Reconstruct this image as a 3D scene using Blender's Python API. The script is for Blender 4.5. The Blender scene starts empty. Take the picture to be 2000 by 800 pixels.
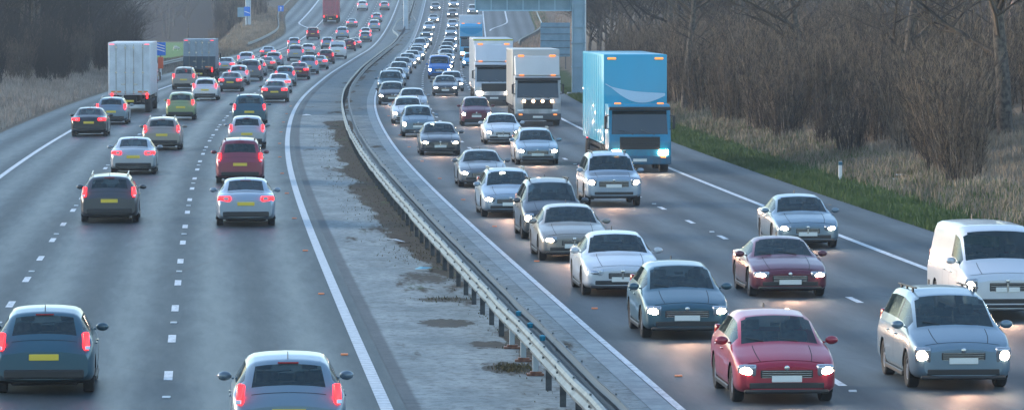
import bpy, bmesh, math, random
import numpy as np
from mathutils import Vector, Matrix
R = math.radians
random.seed(7); rng = np.random.default_rng(7)
S = bpy.context.scene
COL = S.collection

# ------------------------------------------------------------------ camera, world, sun, exposure
CAM_Z = 7.0
cam = bpy.data.cameras.new('camera'); co = bpy.data.objects.new('camera', cam); COL.objects.link(co)
co.location = (0, 0, CAM_Z); co.rotation_euler = (R(90 - 2.648), 0, 0)
cam.sensor_width = 36; cam.lens = 158.8; cam.clip_start = .5; cam.clip_end = 9000
S.camera = co
W = bpy.data.worlds.new('World'); S.world = W; W.use_nodes = True
nt = W.node_tree; bg = nt.nodes['Background']
sky = nt.nodes.new('ShaderNodeTexSky'); sky.sky_type = 'NISHITA'; sky.sun_disc = False
SUN_EL, SUN_AZ = 13, -70            # azimuth measured from +Y towards +X
sky.sun_elevation = R(SUN_EL); sky.sun_rotation = R(SUN_AZ)
sky.air_density = 1.0; sky.dust_density = .6; sky.ozone_density = 1.6
nt.links.new(sky.outputs[0], bg.inputs[0]); bg.inputs[1].default_value = .13
sl = bpy.data.lights.new('sun', 'SUN'); sl.energy = .8; sl.angle = R(22); sl.color = (1, .80, .64)
so = bpy.data.objects.new('sun', sl); COL.objects.link(so)
d = Vector((math.sin(R(SUN_AZ)) * math.cos(R(SUN_EL)), math.cos(R(SUN_AZ)) * math.cos(R(SUN_EL)), math.sin(R(SUN_EL))))
so.rotation_euler = d.to_track_quat('Z', 'Y').to_euler()
S.view_settings.view_transform = 'Standard'; S.view_settings.look = 'None'
S.view_settings.exposure = 1.98; S.view_settings.gamma = 1
S.cycles.max_bounces = 6; S.cycles.volume_bounces = 0
S.cycles.use_adaptive_sampling = True

# ------------------------------------------------------------------ road geometry
_k = np.array([[-200,21.6],[0,8.05],[76.4,2.75],[122.5,-.35],[154,-2.4],[182,-4.1],[214,-5.85],[270,-8.3],[316,-9.75],
               [404,-11.5],[546,-13.3],[735,-15.1],[848,-16.2],[1200,-19],[4000,-44]], float)
_yy = np.arange(-200, 4000, 2.); _cc = np.interp(_yy, _k[:, 0], _k[:, 1])
_g = np.exp(-.5 * (np.arange(-30, 31) / 10.) ** 2); _g /= _g.sum()
_cp = np.concatenate([_cc[0] + (_cc[1]-_cc[0]) * np.arange(-30, 0), _cc, _cc[-1] + (_cc[-1]-_cc[-2]) * np.arange(1, 31)])
_cc = np.convolve(_cp, _g, 'valid')
def C(Y): return np.interp(Y, _yy, _cc)
def prof(Y):
    Y = np.asarray(Y, float)
    a = np.clip(Y - 560, 0, 400)
    return 8e-5 * a * a * np.where(Y < 960, 1, 1) + np.clip(Y - 960, 0, 340) * .03
def heading(Y): return math.atan2(float(C(Y + 3) - C(Y - 3)), 6)
def sm(x, a, b):
    t = np.clip((np.asarray(x, float) - a) / (b - a), 0, 1); return t * t * (3 - 2 * t)
MED = 4.9
def ER(Y): return 13.6 + 4.9 * sm(Y, 600, 720)
def EL(Y): return 14.7 + 3.8 * sm(Y, 670, 790)
def P(u, Y, z=0.):
    return (float(C(Y) + u), float(Y), float(prof(Y) + z))
def terrain(X, Y):
    """height of the ground at world X, Y (vectorised)"""
    X = np.asarray(X, float); Y = np.asarray(Y, float)
    u = X - C(Y); dr = u - ER(Y); dl = -u - (MED + EL(Y)); p = prof(Y)
    h = np.full(np.broadcast(X, Y).shape, -.07)
    hr = .02 + .03 * np.clip(dr, 0, 2) + .15 * np.clip(dr - 2, 0, 10) + .26 * np.clip(dr - 12, 0, 22) + .05 * np.clip(dr - 34, 0, 300)
    h = np.where(dr > 0, hr * sm(dr, 0, .4) - .07 * (1 - sm(dr, 0, .4)), h)
    hl1 = .02 + .1 * np.clip(dl - .5, 0, 14) + .2 * np.clip(dl - 14.5, 0, 20) + .05 * np.clip(dl - 34, 0, 300)
    far = sm(Y, 420, 500)
    e_ = sm(Y, 600, 660); hl2 = .02 + (.03 + .04 * e_) * np.clip(dl, 0, 6) - (3.9 + p) * sm(dl, 3 + 3 * e_, 13 + 2 * e_) + .10 * np.clip(Y - 1060, 0, 300) * sm(dl, 10, 40)
    hl = hl1 * (1 - far) + hl2 * far
    h = np.where(dl > 0, hl * sm(dl, 0, .4) - .07 * (1 - sm(dl, 0, .4)), h)
    return h + p

# ------------------------------------------------------------------ materials
MATS = {}
def mat(name, color=(.5, .5, .5), rough=.5, metal=0, coat=0, emit=None, es=0, spec=.5):
    if name in MATS: return MATS[name]
    m = bpy.data.materials.new(name); m.use_nodes = True; MATS[name] = m
    b = m.node_tree.nodes['Principled BSDF']
    b.inputs['Base Color'].default_value = (*color, 1); b.inputs['Roughness'].default_value = rough
    b.inputs['Metallic'].default_value = metal; b.inputs['Coat Weight'].default_value = coat
    b.inputs['Specular IOR Level'].default_value = spec
    if emit: b.inputs['Emission Color'].default_value = (*emit, 1); b.inputs['Emission Strength'].default_value = es
    return m
def nodes(m): return m.node_tree.nodes, m.node_tree.links, m.node_tree.nodes['Principled BSDF']
def noise_col(m, c1, c2, scale=4, detail=6, rng_=(.35, .65), coord='Object', sc=(1, 1, 1), bump=0, bscale=None):
    N, L, b = nodes(m)
    tc = N.new('ShaderNodeTexCoord'); mp = N.new('ShaderNodeMapping'); mp.inputs['Scale'].default_value = sc
    n = N.new('ShaderNodeTexNoise'); n.inputs['Scale'].default_value = scale; n.inputs['Detail'].default_value = detail
    r = N.new('ShaderNodeMapRange'); r.inputs[1].default_value = rng_[0]; r.inputs[2].default_value = rng_[1]
    mx = N.new('ShaderNodeMix'); mx.data_type = 'RGBA'; mx.inputs[6].default_value = (*c1, 1); mx.inputs[7].default_value = (*c2, 1)
    L.new(tc.outputs[coord], mp.inputs[0]); L.new(mp.outputs[0], n.inputs['Vector']); L.new(n.outputs['Fac'], r.inputs[0])
    L.new(r.outputs[0], mx.inputs[0]); L.new(mx.outputs[2], b.inputs['Base Color'])
    if bump:
        n2 = N.new('ShaderNodeTexNoise'); n2.inputs['Scale'].default_value = bscale or scale * 4
        bp = N.new('ShaderNodeBump'); bp.inputs['Strength'].default_value = bump; bp.inputs['Distance'].default_value = .02
        L.new(mp.outputs[0], n2.inputs['Vector']); L.new(n2.outputs['Fac'], bp.inputs['Height']); L.new(bp.outputs[0], b.inputs['Normal'])
    return m
# paint takes each vehicle's own colour
paint = mat('car_paint', rough=.28, metal=.25, coat=.6)
N, L, b = nodes(paint); oi = N.new('ShaderNodeObjectInfo')
dn = N.new('ShaderNodeTexNoise'); dn.inputs['Scale'].default_value = 3; dn.inputs['Detail'].default_value = 5
dtc = N.new('ShaderNodeTexCoord'); dsp = N.new('ShaderNodeSeparateXYZ'); dmr = N.new('ShaderNodeMapRange')
dmr.inputs[1].default_value = .75; dmr.inputs[2].default_value = .25; dmr.inputs[3].default_value = 0; dmr.inputs[4].default_value = .55
dmu = N.new('ShaderNodeMath'); dmu.operation = 'MULTIPLY'; dmx = N.new('ShaderNodeMix'); dmx.data_type = 'RGBA'
dmx.inputs[7].default_value = (.07, .065, .06, 1)
L.new(dtc.outputs['Object'], dn.inputs['Vector']); L.new(dtc.outputs['Object'], dsp.inputs[0]); L.new(dsp.outputs[2], dmr.inputs[0])
L.new(dmr.outputs[0], dmu.inputs[0]); L.new(dn.outputs['Fac'], dmu.inputs[1]); L.new(dmu.outputs[0], dmx.inputs[0])
L.new(oi.outputs['Color'], dmx.inputs[6]); L.new(dmx.outputs[2], b.inputs['Base Color'])   # road dirt low on the doors
glass = mat('car_glass', (.010, .036, .046), .05, 0, 0, spec=1.0)
N, L, b = nodes(glass); tr_ = N.new('ShaderNodeBsdfTransparent'); tr_.inputs[0].default_value = (.66, .78, .80, 1); ms = N.new('ShaderNodeMixShader'); ms.inputs[0].default_value = .55
L.new(tr_.outputs[0], ms.inputs[1]); L.new(b.outputs[0], ms.inputs[2]); L.new(ms.outputs[0], N['Material Output'].inputs['Surface'])
tglass = mat('lorry_glass', (.012, .028, .036), .05, spec=.9)
seat_m = noise_col(mat('seat_fabric', rough=.9), (.07, .07, .075), (.16, .155, .15), 8)
tyre_m = mat('tyre_rubber', (.02, .02, .02), .8)
rim_m = mat('alloy_rim', (.35, .36, .38), .35, .8)
black = mat('black_plastic', (.018, .019, .02), .5)
under = mat('underbody_black', (.008, .008, .009), .9)
chrome = mat('chrome', (.5, .52, .55), .2, 1)
head_m = mat('headlight_lens', (.8, .8, .75), .1, emit=(1, .80, .58), es=22)
hrim_m = mat('headlight_surround', (.34, .36, .38), .08, .6, 1)
foff_m = mat('headlight_unlit', (.55, .58, .6), .12, .3, 1)
side_l = mat('sidelight_lens', (.8, .6, .4), .2, emit=(1, .62, .35), es=5)
tail_m = mat('taillight_lens', (.6, .01, .01), .2, emit=(1, .012, .016), es=1.7)
tail_off = mat('taillight_unlit', (.30, .01, .012), .15, coat=.5)
orange_m = mat('amber_lamp', (.8, .3, .05), .2, emit=(1, .24, .05), es=.42)
refl_o = mat('amber_reflector', (.75, .22, .04), .3)
plate_w = mat('white_plate', (.75, .75, .7), .4); plate_y = mat('yellow_plate', (.75, .55, .06), .4)
steel = noise_col(mat('galvanised_steel', rough=.42, metal=.35), (.065, .085, .095), (.13, .16, .172), 2.5, 6)
steel_d = noise_col(mat('weathered_steel_post', rough=.6, metal=.3), (.06, .07, .08), (.14, .15, .16), 6, 5)
white_m = mat('white_panel', (.72, .74, .76), .35, coat=.3)
sign_blue = mat('sign_blue', (.0, .18, .72), .4); sign_white = mat('sign_white', (.85, .85, .85), .5)
sign_grey = noise_col(mat('sign_back_grey', rough=.5, metal=.2), (.17, .30, .39), (.24, .38, .48), 1.5)

# ------------------------------------------------------------------ mesh helpers
class MB:
    def __init__(s): s.v = []; s.f = []
    def add(s, v, f):
        n = len(s.v); s.v += [tuple(p) for p in v]; s.f += [tuple(i + n for i in q) for q in f]; return s
    def box(s, x0, x1, y0, y1, z0, z1, bev=0, seg=2, M=None):
        v = [(x, y, z) for x in (x0, x1) for y in (y0, y1) for z in (z0, z1)]
        f = [(0, 1, 3, 2), (4, 6, 7, 5), (0, 4, 5, 1), (2, 3, 7, 6), (0, 2, 6, 4), (1, 5, 7, 3)]
        return s._bev(v, f, bev, seg, M)
    def _bev(s, v, f, bev, seg, M=None):
        if bev or M:
            bm = bmesh.new(); vs = [bm.verts.new(p) for p in v]
            for q in f: bm.faces.new([vs[i] for i in q])
            bmesh.ops.recalc_face_normals(bm, faces=bm.faces)
            if bev: bmesh.ops.bevel(bm, geom=list(bm.edges), offset=bev, segments=seg, profile=.5, affect='EDGES', clamp_overlap=True)
            if M: bm.transform(M)
            bm.verts.index_update()
            v = [p.co[:] for p in bm.verts]; f = [tuple(q.index for q in fc.verts) for fc in bm.faces]; bm.free()
        return s.add(v, f)
    def prism(s, prof_, x0, x1, bev=0, seg=2, M=None):      # polygon in (y, z) pulled along x
        n = len(prof_); v = [(x0, a, b) for a, b in prof_] + [(x1, a, b) for a, b in prof_]
        f = [tuple(range(n)), tuple(range(2*n - 1, n - 1, -1))] + [(i, i + n, (i+1) % n + n, (i+1) % n) for i in range(n)]
        return s._bev(v, f, bev, seg, M)
    def lathe_x(s, pts, x0=0, y0=0, z0=0, n=20):             # pts (x, r) turned round the x axis
        v = []; f = []; m = len(pts)
        for i in range(n):
            a = 2 * math.pi * i / n
            v += [(x0 + x, y0 + r * math.cos(a), z0 + r * math.sin(a)) for x, r in pts]
        for i in range(n):
            for j in range(m - 1): f.append((i*m + j, ((i+1) % n)*m + j, ((i+1) % n)*m + j + 1, i*m + j + 1))
        return s.add(v, f)
    def tube(s, p0, p1, r0, r1=None, n=8, cap=True):
        r1 = r0 if r1 is None else r1
        p0 = Vector(p0); p1 = Vector(p1); d = (p1 - p0).normalized(); a = d.orthogonal().normalized(); b = d.cross(a); v = []
        for p, r in ((p0, r0), (p1, r1)):
            v += [tuple(p + (a * math.cos(2*math.pi*i/n) + b * math.sin(2*math.pi*i/n)) * r) for i in range(n)]
        f = [(i, (i+1) % n, (i+1) % n + n, i + n) for i in range(n)]
        if cap: f += [tuple(range(n - 1, -1, -1)), tuple(range(n, 2*n))]
        return s.add(v, f)
    def ball(s, c, r, n=12, m=8):
        v = []; f = []
        for j in range(m + 1):
            t = math.pi * j / m
            for i in range(n):
                a = 2 * math.pi * i / n
                v.append((c[0] + r[0]*math.sin(t)*math.cos(a), c[1] + r[1]*math.sin(t)*math.sin(a), c[2] + r[2]*math.cos(t)))
        for j in range(m):
            for i in range(n): f.append((j*n + i, j*n + (i+1) % n, (j+1)*n + (i+1) % n, (j+1)*n + i))
        return s.add(v, f)
    def sweep(s, path, prof_, closed=False):                 # path [(x,y,z,nx,ny)], prof (lateral, z)
        m = len(prof_); v = []; f = []
        for (x, y, z, nx, ny) in path: v += [(x + nx*a, y + ny*a, z + b) for a, b in prof_]
        for i in range(len(path) - 1):
            for j in range(m - (0 if closed else 1)): k = (j+1) % m; f.append((i*m + j, i*m + k, (i+1)*m + k, (i+1)*m + j))
        return s.add(v, f)
    def build(s, name, m, parent=None, smooth=False, angle=35, uv=None):
        me = bpy.data.meshes.new(name); me.from_pydata(s.v, [], s.f)
        bm = bmesh.new(); bm.from_mesh(me); bmesh.ops.recalc_face_normals(bm, faces=bm.faces) if uv is None else None
        bm.to_mesh(me); bm.free()
        if smooth:
            me.shade_smooth()
            if angle < 180: me.set_sharp_from_angle(angle=R(angle))
        me.materials.append(m)
        o = bpy.data.objects.new(name, me); COL.objects.link(o)
        if parent: o.parent = parent
        return o
def tag(o, label=None, cat=None, group=None, kind=None):
    if label: o['label'] = label
    if cat: o['category'] = cat
    if group: o['group'] = group
    if kind: o['kind'] = kind
    return o
def empty(name, loc=(0, 0, 0), rz=0):
    o = bpy.data.objects.new(name, None); COL.objects.link(o); o.location = loc; o.rotation_euler = (0, 0, rz)
    o.empty_display_size = .3; return o
KIDS = {}
def kids(o): return [c for c in bpy.data.objects if c.parent == o]
def copy_tree(o, parent=None):
    c = o.copy(); COL.objects.link(c)
    if parent: c.parent = parent
    if o.name not in KIDS: KIDS[o.name] = kids(o)
    for ch in KIDS[o.name]: copy_tree(ch, c)
    return c

# ------------------------------------------------------------------ sheets: ground, roads, median, markings
def grid_mesh(name, Xs, Ys, Zs, m, uvs, kind='structure', attrs=None):
    r, c = Xs.shape
    v = np.stack([Xs, Ys, Zs], -1).reshape(-1, 3)
    i = np.arange(r * c).reshape(r, c)
    f = np.stack([i[:-1, :-1], i[:-1, 1:], i[1:, 1:], i[1:, :-1]], -1).reshape(-1, 4)
    me = bpy.data.meshes.new(name); me.from_pydata(v.tolist(), [], f.tolist())
    uvl = me.uv_layers.new(name='UVMap'); li = np.zeros(len(me.loops), int); me.loops.foreach_get('vertex_index', li)
    uvl.data.foreach_set('uv', uvs.reshape(-1, 2)[li].ravel())
    if attrs is not None:
        a = me.color_attributes.new(name='mask', type='FLOAT_COLOR', domain='POINT'); a.data.foreach_set('color', attrs.reshape(-1, 4).ravel())
    me.shade_smooth(); me.materials.append(m)
    o = bpy.data.objects.new(name, me); COL.objects.link(o)
    if kind: o['kind'] = kind
    return o
YR = np.concatenate([np.arange(-150, 60, 15), np.arange(60, 420, 2.5), np.arange(420, 1000, 6), np.arange(1000, 1500, 25), np.arange(1500, 3900, 200)]).astype(float)
def strip(name, u0, u1, m, z=0., n=8, Y=YR):
    Y = np.asarray(Y, float)
    a = np.array([u0(y) if callable(u0) else u0 for y in Y]); b_ = np.array([u1(y) if callable(u1) else u1 for y in Y])
    t = np.linspace(0, 1, n)[None, :]; U = a[:, None] * (1 - t) + b_[:, None] * t
    YY = np.repeat(Y[:, None], n, 1); X = C(YY) + U; Z = prof(YY) + z
    return grid_mesh(name, X, YY, Z, m, np.stack([U, YY], -1))

def uvnodes(m):
    N, L, b = nodes(m); uv = N.new('ShaderNodeUVMap'); uv.uv_map = 'UVMap'; sp = N.new('ShaderNodeSeparateXYZ'); L.new(uv.outputs[0], sp.inputs[0])
    return N, L, b, uv, sp
def mk_noise(N, L, src, scale, sc=(1, 1, 1), detail=6, rough=.6):
    mp = N.new('ShaderNodeMapping'); mp.inputs['Scale'].default_value = sc; L.new(src, mp.inputs[0])
    n = N.new('ShaderNodeTexNoise'); n.inputs['Scale'].default_value = scale; n.inputs['Detail'].default_value = detail; n.inputs['Roughness'].default_value = rough
    L.new(mp.outputs[0], n.inputs['Vector']); return n.outputs['Fac']
def mth(N, L, op, a, b=None, c=None, clamp=False):
    n = N.new('ShaderNodeMath'); n.operation = op; n.use_clamp = clamp
    for i, x in enumerate((a, b, c)):
        if x is None: continue
        if isinstance(x, (int, float)): n.inputs[i].default_value = x
        else: L.new(x, n.inputs[i])
    return n.outputs[0]
def mr(N, L, x, a, b, c=0, d=1):
    n = N.new('ShaderNodeMapRange'); L.new(x, n.inputs[0]); n.interpolation_type = 'SMOOTHSTEP'
    for i, k in enumerate((a, b, c, d)): n.inputs[i + 1].default_value = k
    return n.outputs[0]
def mixc(N, L, f, a, b):
    n = N.new('ShaderNodeMix'); n.data_type = 'RGBA'
    if isinstance(f, (int, float)): n.inputs[0].default_value = f
    else: L.new(f, n.inputs[0])
    for i, x in ((6, a), (7, b)):
        if isinstance(x, tuple): n.inputs[i].default_value = (*x, 1)
        else: L.new(x, n.inputs[i])
    return n.outputs[2]

def asphalt(name, base, worn, u_off, lane, rough):
    m = mat(name); N, L, b, uv, sp = uvnodes(m)
    big = mk_noise(N, L, uv.outputs[0], .35, (1, .06, 1), 5); fine = mk_noise(N, L, uv.outputs[0], 30, (1, 1, 1), 3)
    mid = mk_noise(N, L, uv.outputs[0], 3.0, (1, .10, 1), 7, .7)
    # two polished wheel tracks per lane, paler than the crown of the lane
    ph = mth(N, L, 'MULTIPLY', mth(N, L, 'ADD', sp.outputs[0], u_off), 4 * math.pi / lane)
    tr = mth(N, L, 'MULTIPLY', mth(N, L, 'SUBTRACT', 1.0, mth(N, L, 'COSINE', ph)), .5)
    w = mth(N, L, 'ADD', mth(N, L, 'MULTIPLY', tr, .45), mth(N, L, 'MULTIPLY', big, .55))
    w = mth(N, L, 'ADD', w, mth(N, L, 'MULTIPLY', mth(N, L, 'SUBTRACT', mid, .5), .75), clamp=True)
    c = mixc(N, L, w, base, worn)
    # resurfaced bays: each lane is a patchwork of slightly darker and paler lengths
    cb_ = N.new('ShaderNodeCombineXYZ'); wn = N.new('ShaderNodeTexWhiteNoise')
    L.new(mth(N, L, 'FLOOR', mth(N, L, 'DIVIDE', mth(N, L, 'ADD', sp.outputs[0], u_off), lane)), cb_.inputs[0]); L.new(mth(N, L, 'FLOOR', mth(N, L, 'DIVIDE', sp.outputs[1], 23.)), cb_.inputs[1]); L.new(cb_.outputs[0], wn.inputs[0])
    c = mixc(N, L, mth(N, L, 'MULTIPLY', mr(N, L, wn.outputs[0], .60, .9), .5), c, base)
    # dark drip line down the middle of each lane and tyre-black blotches
    dp = mth(N, L, 'COSINE', mth(N, L, 'MULTIPLY', mth(N, L, 'ADD', sp.outputs[0], u_off + lane / 2), 2 * math.pi / lane))
    c = mixc(N, L, mth(N, L, 'MULTIPLY', mr(N, L, dp, .86, 1), mth(N, L, 'MULTIPLY', mid, .55)), c, tuple(x * .55 for x in base))
    grit = mk_noise(N, L, uv.outputs[0], 9, (1, .5, 1), 8, .8)
    c = mixc(N, L, mth(N, L, 'MULTIPLY', mr(N, L, grit, .54, .70), .55), c, tuple(x * .5 for x in base)); c = mixc(N, L, mth(N, L, 'MULTIPLY', mr(N, L, grit, .44, .30), .45), c, tuple(min(1, x * 1.5) for x in worn))
    # sealed cracks and joints across and along the lanes
    vo = N.new('ShaderNodeTexVoronoi'); vo.feature = 'DISTANCE_TO_EDGE'; vo.inputs['Scale'].default_value = .16
    mpv = N.new('ShaderNodeMapping'); mpv.inputs['Scale'].default_value = (1, .35, 1); L.new(uv.outputs[0], mpv.inputs[0]); L.new(mpv.outputs[0], vo.inputs['Vector'])
    cr = mth(N, L, 'MULTIPLY', mr(N, L, vo.outputs['Distance'], .006, .002), mr(N, L, mk_noise(N, L, uv.outputs[0], .08), .52, .6))
    c = mixc(N, L, mth(N, L, 'MULTIPLY', cr, .55), c, (.02, .022, .025))
    c = mixc(N, L, mth(N, L, 'MULTIPLY', fine, .5), c, tuple(x * .62 for x in base))
    L.new(c, b.inputs['Base Color'])
    L.new(mr(N, L, w, 0, 1, rough + .1, rough - .1), b.inputs['Roughness'])
    bp = N.new('ShaderNodeBump'); bp.inputs['Strength'].default_value = .35; bp.inputs['Distance'].default_value = .01
    L.new(mk_noise(N, L, uv.outputs[0], 60, (1, 1, 1), 4), bp.inputs['Height']); L.new(bp.outputs[0], b.inputs['Normal'])
    b.inputs['Specular IOR Level'].default_value = .26
    return m
asL = asphalt('asphalt_outbound', (.018, .037, .047), (.038, .068, .084), 4.9, 3.8, .5)
asR = asphalt('asphalt_inbound', (.050, .070, .082), (.100, .128, .144), 0, 3.5, .66)

med = mat('median_concrete', rough=.85, spec=.2)
N, L, b, uv, sp = uvnodes(med)
n1 = mk_noise(N, L, uv.outputs[0], .8, (1, .35, 1), 8, .7); n2 = mk_noise(N, L, uv.outputs[0], 5, (1, .6, 1), 6, .7); n3 = mk_noise(N, L, uv.outputs[0], .30, (1.6, .25, 1), 6, .65)
c = mixc(N, L, mr(N, L, n1, .3, .7), (.16, .205, .215), (.30, .355, .36))
c = mixc(N, L, mth(N, L, 'MULTIPLY', mr(N, L, n2, .45, .68), .75), c, (.10, .12, .13))
# old tarmac beyond the joint at 265 m
c = mixc(N, L, mth(N, L, 'MULTIPLY', mr(N, L, sp.outputs[1], 264.6, 265.2), .62), c, (.10, .15, .17))
# soil, moss and grit gathered along the barrier
near = mr(N, L, sp.outputs[0], -3.3, -1.6); nn = mr(N, L, sp.outputs[0], -1.35, -1.6)
zone = mth(N, L, 'MULTIPLY', mr(N, L, sp.outputs[1], 95, 150), mr(N, L, sp.outputs[1], 262, 235))
bias = mth(N, L, 'MULTIPLY', mth(N, L, 'MULTIPLY', near, nn), mth(N, L, 'ADD', mth(N, L, 'MULTIPLY', zone, .30), .115))
dirt = mr(N, L, mth(N, L, 'ADD', n3, bias), .60, .68)
def blob(u_, y_, ru, ry):
    a_ = mth(N, L, 'DIVIDE', mth(N, L, 'SUBTRACT', sp.outputs[0], u_), ru); b__ = mth(N, L, 'DIVIDE', mth(N, L, 'SUBTRACT', sp.outputs[1], y_), ry)
    d_ = mth(N, L, 'ADD', mth(N, L, 'MULTIPLY', a_, a_), mth(N, L, 'MULTIPLY', b__, b__)); d_ = mth(N, L, 'ADD', d_, mth(N, L, 'MULTIPLY', mth(N, L, 'SUBTRACT', n3, .5), 5.0)); d_ = mth(N, L, 'ADD', d_, mth(N, L, 'MULTIPLY', mth(N, L, 'SUBTRACT', n2, .5), 5.0))
    return mr(N, L, d_, 1.1, .6)
for bb in ((-2.17, 84.8, .5, 1.5), (-2.75, 96.5, .55, 1.0), (-2.2, 90.5, .4, 1.0), (-2.6, 112, .6, 2.2), (-2.5, 104, .8, .9)): dirt = mth(N, L, 'MAXIMUM', dirt, mth(N, L, 'MULTIPLY', blob(*bb), .85))
dc = mixc(N, L, mr(N, L, n2, .4, .6), (.020, .016, .010), (.055, .042, .026)); dc = mixc(N, L, mr(N, L, n1, .56, .64), dc, (.035, .06, .018))
c = mixc(N, L, dirt, c, dc)
# wet grime streaks near the barrier
c = mixc(N, L, mth(N, L, 'MULTIPLY', mr(N, L, mk_noise(N, L, uv.outputs[0], 1.2, (.8, 1.4, 1), 8, .75), .52, .66), .5), c, (.10, .085, .07))
edge = mr(N, L, sp.outputs[0], -4.25, -4.35)
c = mixc(N, L, mth(N, L, 'MULTIPLY', edge, .75), c, (.07, .085, .095))
L.new(c, b.inputs['Base Color'])
bp = N.new('ShaderNodeBump'); bp.inputs['Strength'].default_value = .5; bp.inputs['Distance'].default_value = .02; L.new(n2, bp.inputs['Height']); L.new(bp.outputs[0], b.inputs['Normal'])

chan = mat('drain_channel_concrete', rough=.8, spec=.2)
N, L, b, uv, sp = uvnodes(chan)
n1 = mk_noise(N, L, uv.outputs[0], 2, (1, .5, 1), 7, .7)
c = mixc(N, L, mr(N, L, n1, .3, .7), (.22, .265, .28), (.34, .40, .415))
jt = mr(N, L, mth(N, L, 'ABSOLUTE', mth(N, L, 'SUBTRACT', mth(N, L, 'FRACT', mth(N, L, 'DIVIDE', sp.outputs[1], .92)), .5)), .46, .49)
c = mixc(N, L, mth(N, L, 'MULTIPLY', jt, .5), c, (.12, .13, .14)); L.new(c, b.inputs['Base Color'])
paintw = mat('road_paint_white', rough=.55)
N, L, b, uv, sp = uvnodes(paintw)
n1 = mk_noise(N, L, uv.outputs[0], 6, (1, .4, 1), 7, .75)
L.new(mixc(N, L, mr(N, L, n1, .42, .72), (.62, .66, .69), (.25, .28, .31)), b.inputs['Base Color'])
ribw = mat('road_paint_ribbed', rough=.55)
N, L, b, uv, sp = uvnodes(ribw)
jt = mr(N, L, mth(N, L, 'ABSOLUTE', mth(N, L, 'SUBTRACT', mth(N, L, 'FRACT', mth(N, L, 'DIVIDE', sp.outputs[1], .5)), .5)), .38, .46)
n1 = mk_noise(N, L, uv.outputs[0], 6, (1, .4, 1), 7, .75)
L.new(mixc(N, L, mth(N, L, 'MULTIPLY', jt, .65), mixc(N, L, mr(N, L, n1, .4, .7), (.52, .57, .61), (.36, .41, .45)), (.2, .23, .26)), b.inputs['Base Color'])

strip('road', lambda y: -MED - EL(y), -MED + .35, asL, 0, 10)
strip('road', -.2, lambda y: float(ER(y)), asR, 0, 10)
strip('median', -MED + .35, -.42, med, .006, 12)
strip('drain_channel', -.42, -.0, chan, .012, 3)
def lines():
    mk = MB
    def line(name, u0, u1, Y, m=paintw): strip(name, u0, u1, m, .005, 2, Y)
    line('edge_line', -MED - .1, -MED + .12, YR, ribw)
    line('edge_line', .03, .17, YR)
    line('edge_line', -MED - 11.4, -MED - 11.2, YR[YR < 700])
    line('edge_line', 10.45, 10.65, YR[YR < 3900])
    yy = np.arange(700, 1500, 8.)
    line('edge_line', -MED - 11.4, -MED - 11.2, yy)
    line('edge_line', lambda y: -MED - 11.6 - 3.4 * float(sm(y, 700, 742)) , lambda y: -MED - 11.3 - 3.4 * float(sm(y, 700, 742)), yy)
    line('edge_line', lambda y: 11.2 + 3.1 * float(sm(y, 700, 745)), lambda y: 11.45 + 3.1 * float(sm(y, 700, 745)), yy)
    # broken lane lines: 2 m marks every 9 m
    for u, y0 in ((-MED - 3.75, 73.2), (-MED - 7.5, 74.5), (3.5, 72.0), (7.0, 76.0)):
        v = []; f = []; uvs = []
        for k in range(-14, 190):
            a = y0 + 9 * k
            if a > 1500: break
            for yy_ in (a, a + 2):
                for du in (-.08, .08): v.append(P(u + du, yy_, .006)); uvs.append((u + du, yy_))
            n = len(v) - 4; f.append((n, n + 1, n + 3, n + 2))
        me = bpy.data.meshes.new('lane_marking'); me.from_pydata(v, [], f); l = me.uv_layers.new(name='UVMap')
        for lp in me.loops: l.data[lp.index].uv = uvs[lp.vertex_index]
        me.materials.append(paintw); o = bpy.data.objects.new('lane_marking', me); COL.objects.link(o); o['kind'] = 'structure'
lines()

# ground sheet
dd = np.array([0, .2, .5, 1, 1.6, 2.3, 3.2, 4.5, 6, 8, 10, 12.5, 15, 18, 22, 27, 34, 45, 60, 90, 140, 250, 500, 1100.])
nC = 3
YY = np.repeat(YR[:, None], 2 * len(dd) + nC, 1)
lefts = -(MED + EL(YR))[:, None] - dd[None, ::-1]; rights = ER(YR)[:, None] + dd[None, :]
midu = np.stack([np.full(len(YR), -10.), np.full(len(YR), -2.5), np.full(len(YR), 6.)], 1)
U = np.concatenate([lefts, midu, rights], 1); X = C(YY) + U
Z = terrain(X, YY)
und = np.sin(X * .7 + YY * .13) * np.sin(YY * .21 - X * .3) * .12
dmin = np.maximum(U - ER(YY), -U - MED - EL(YY)); Z = Z + und * sm(dmin, .8, 5)
dR = U - ER(YY); dL = -U - MED - EL(YY)
mask = np.zeros(X.shape + (4,)); mask[..., 3] = 1
mask[..., 0] = sm(dR, -.1, .3) * (1 - sm(dR, 1.6, 4.0))                     # green verge
mask[..., 1] = sm(YY, 500, 560) * sm(dL, 12, 18) * (1 - sm(YY, 1000, 1030))                            # pasture
mask[..., 2] = sm(dR, 12, 22) + sm(dL, 17, 25) * (1 - sm(YY, 430, 500)) + sm(YY, 1025, 1050) * sm(dL, 8, 14)     # leaf litter in the woods
gm = mat('verge_ground', rough=.95, spec=.1)
N, L, b = nodes(gm); at = N.new('ShaderNodeVertexColor'); at.layer_name = 'mask'; sp = N.new('ShaderNodeSeparateColor'); L.new(at.outputs[0], sp.inputs[0])
tc = N.new('ShaderNodeTexCoord')
na = mk_noise(N, L, tc.outputs['Object'], .5, (1, .35, 1), 8, .7); nb = mk_noise(N, L, tc.outputs['Object'], 6, (1, 1, 1), 6, .75)
c = mixc(N, L, mr(N, L, nb, .3, .7), (.10, .083, .062), (.24, .20, .15))
gr = mth(N, L, 'ADD', sp.outputs[0], mth(N, L, 'MULTIPLY', mth(N, L, 'SUBTRACT', na, .5), 1.6))
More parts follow.
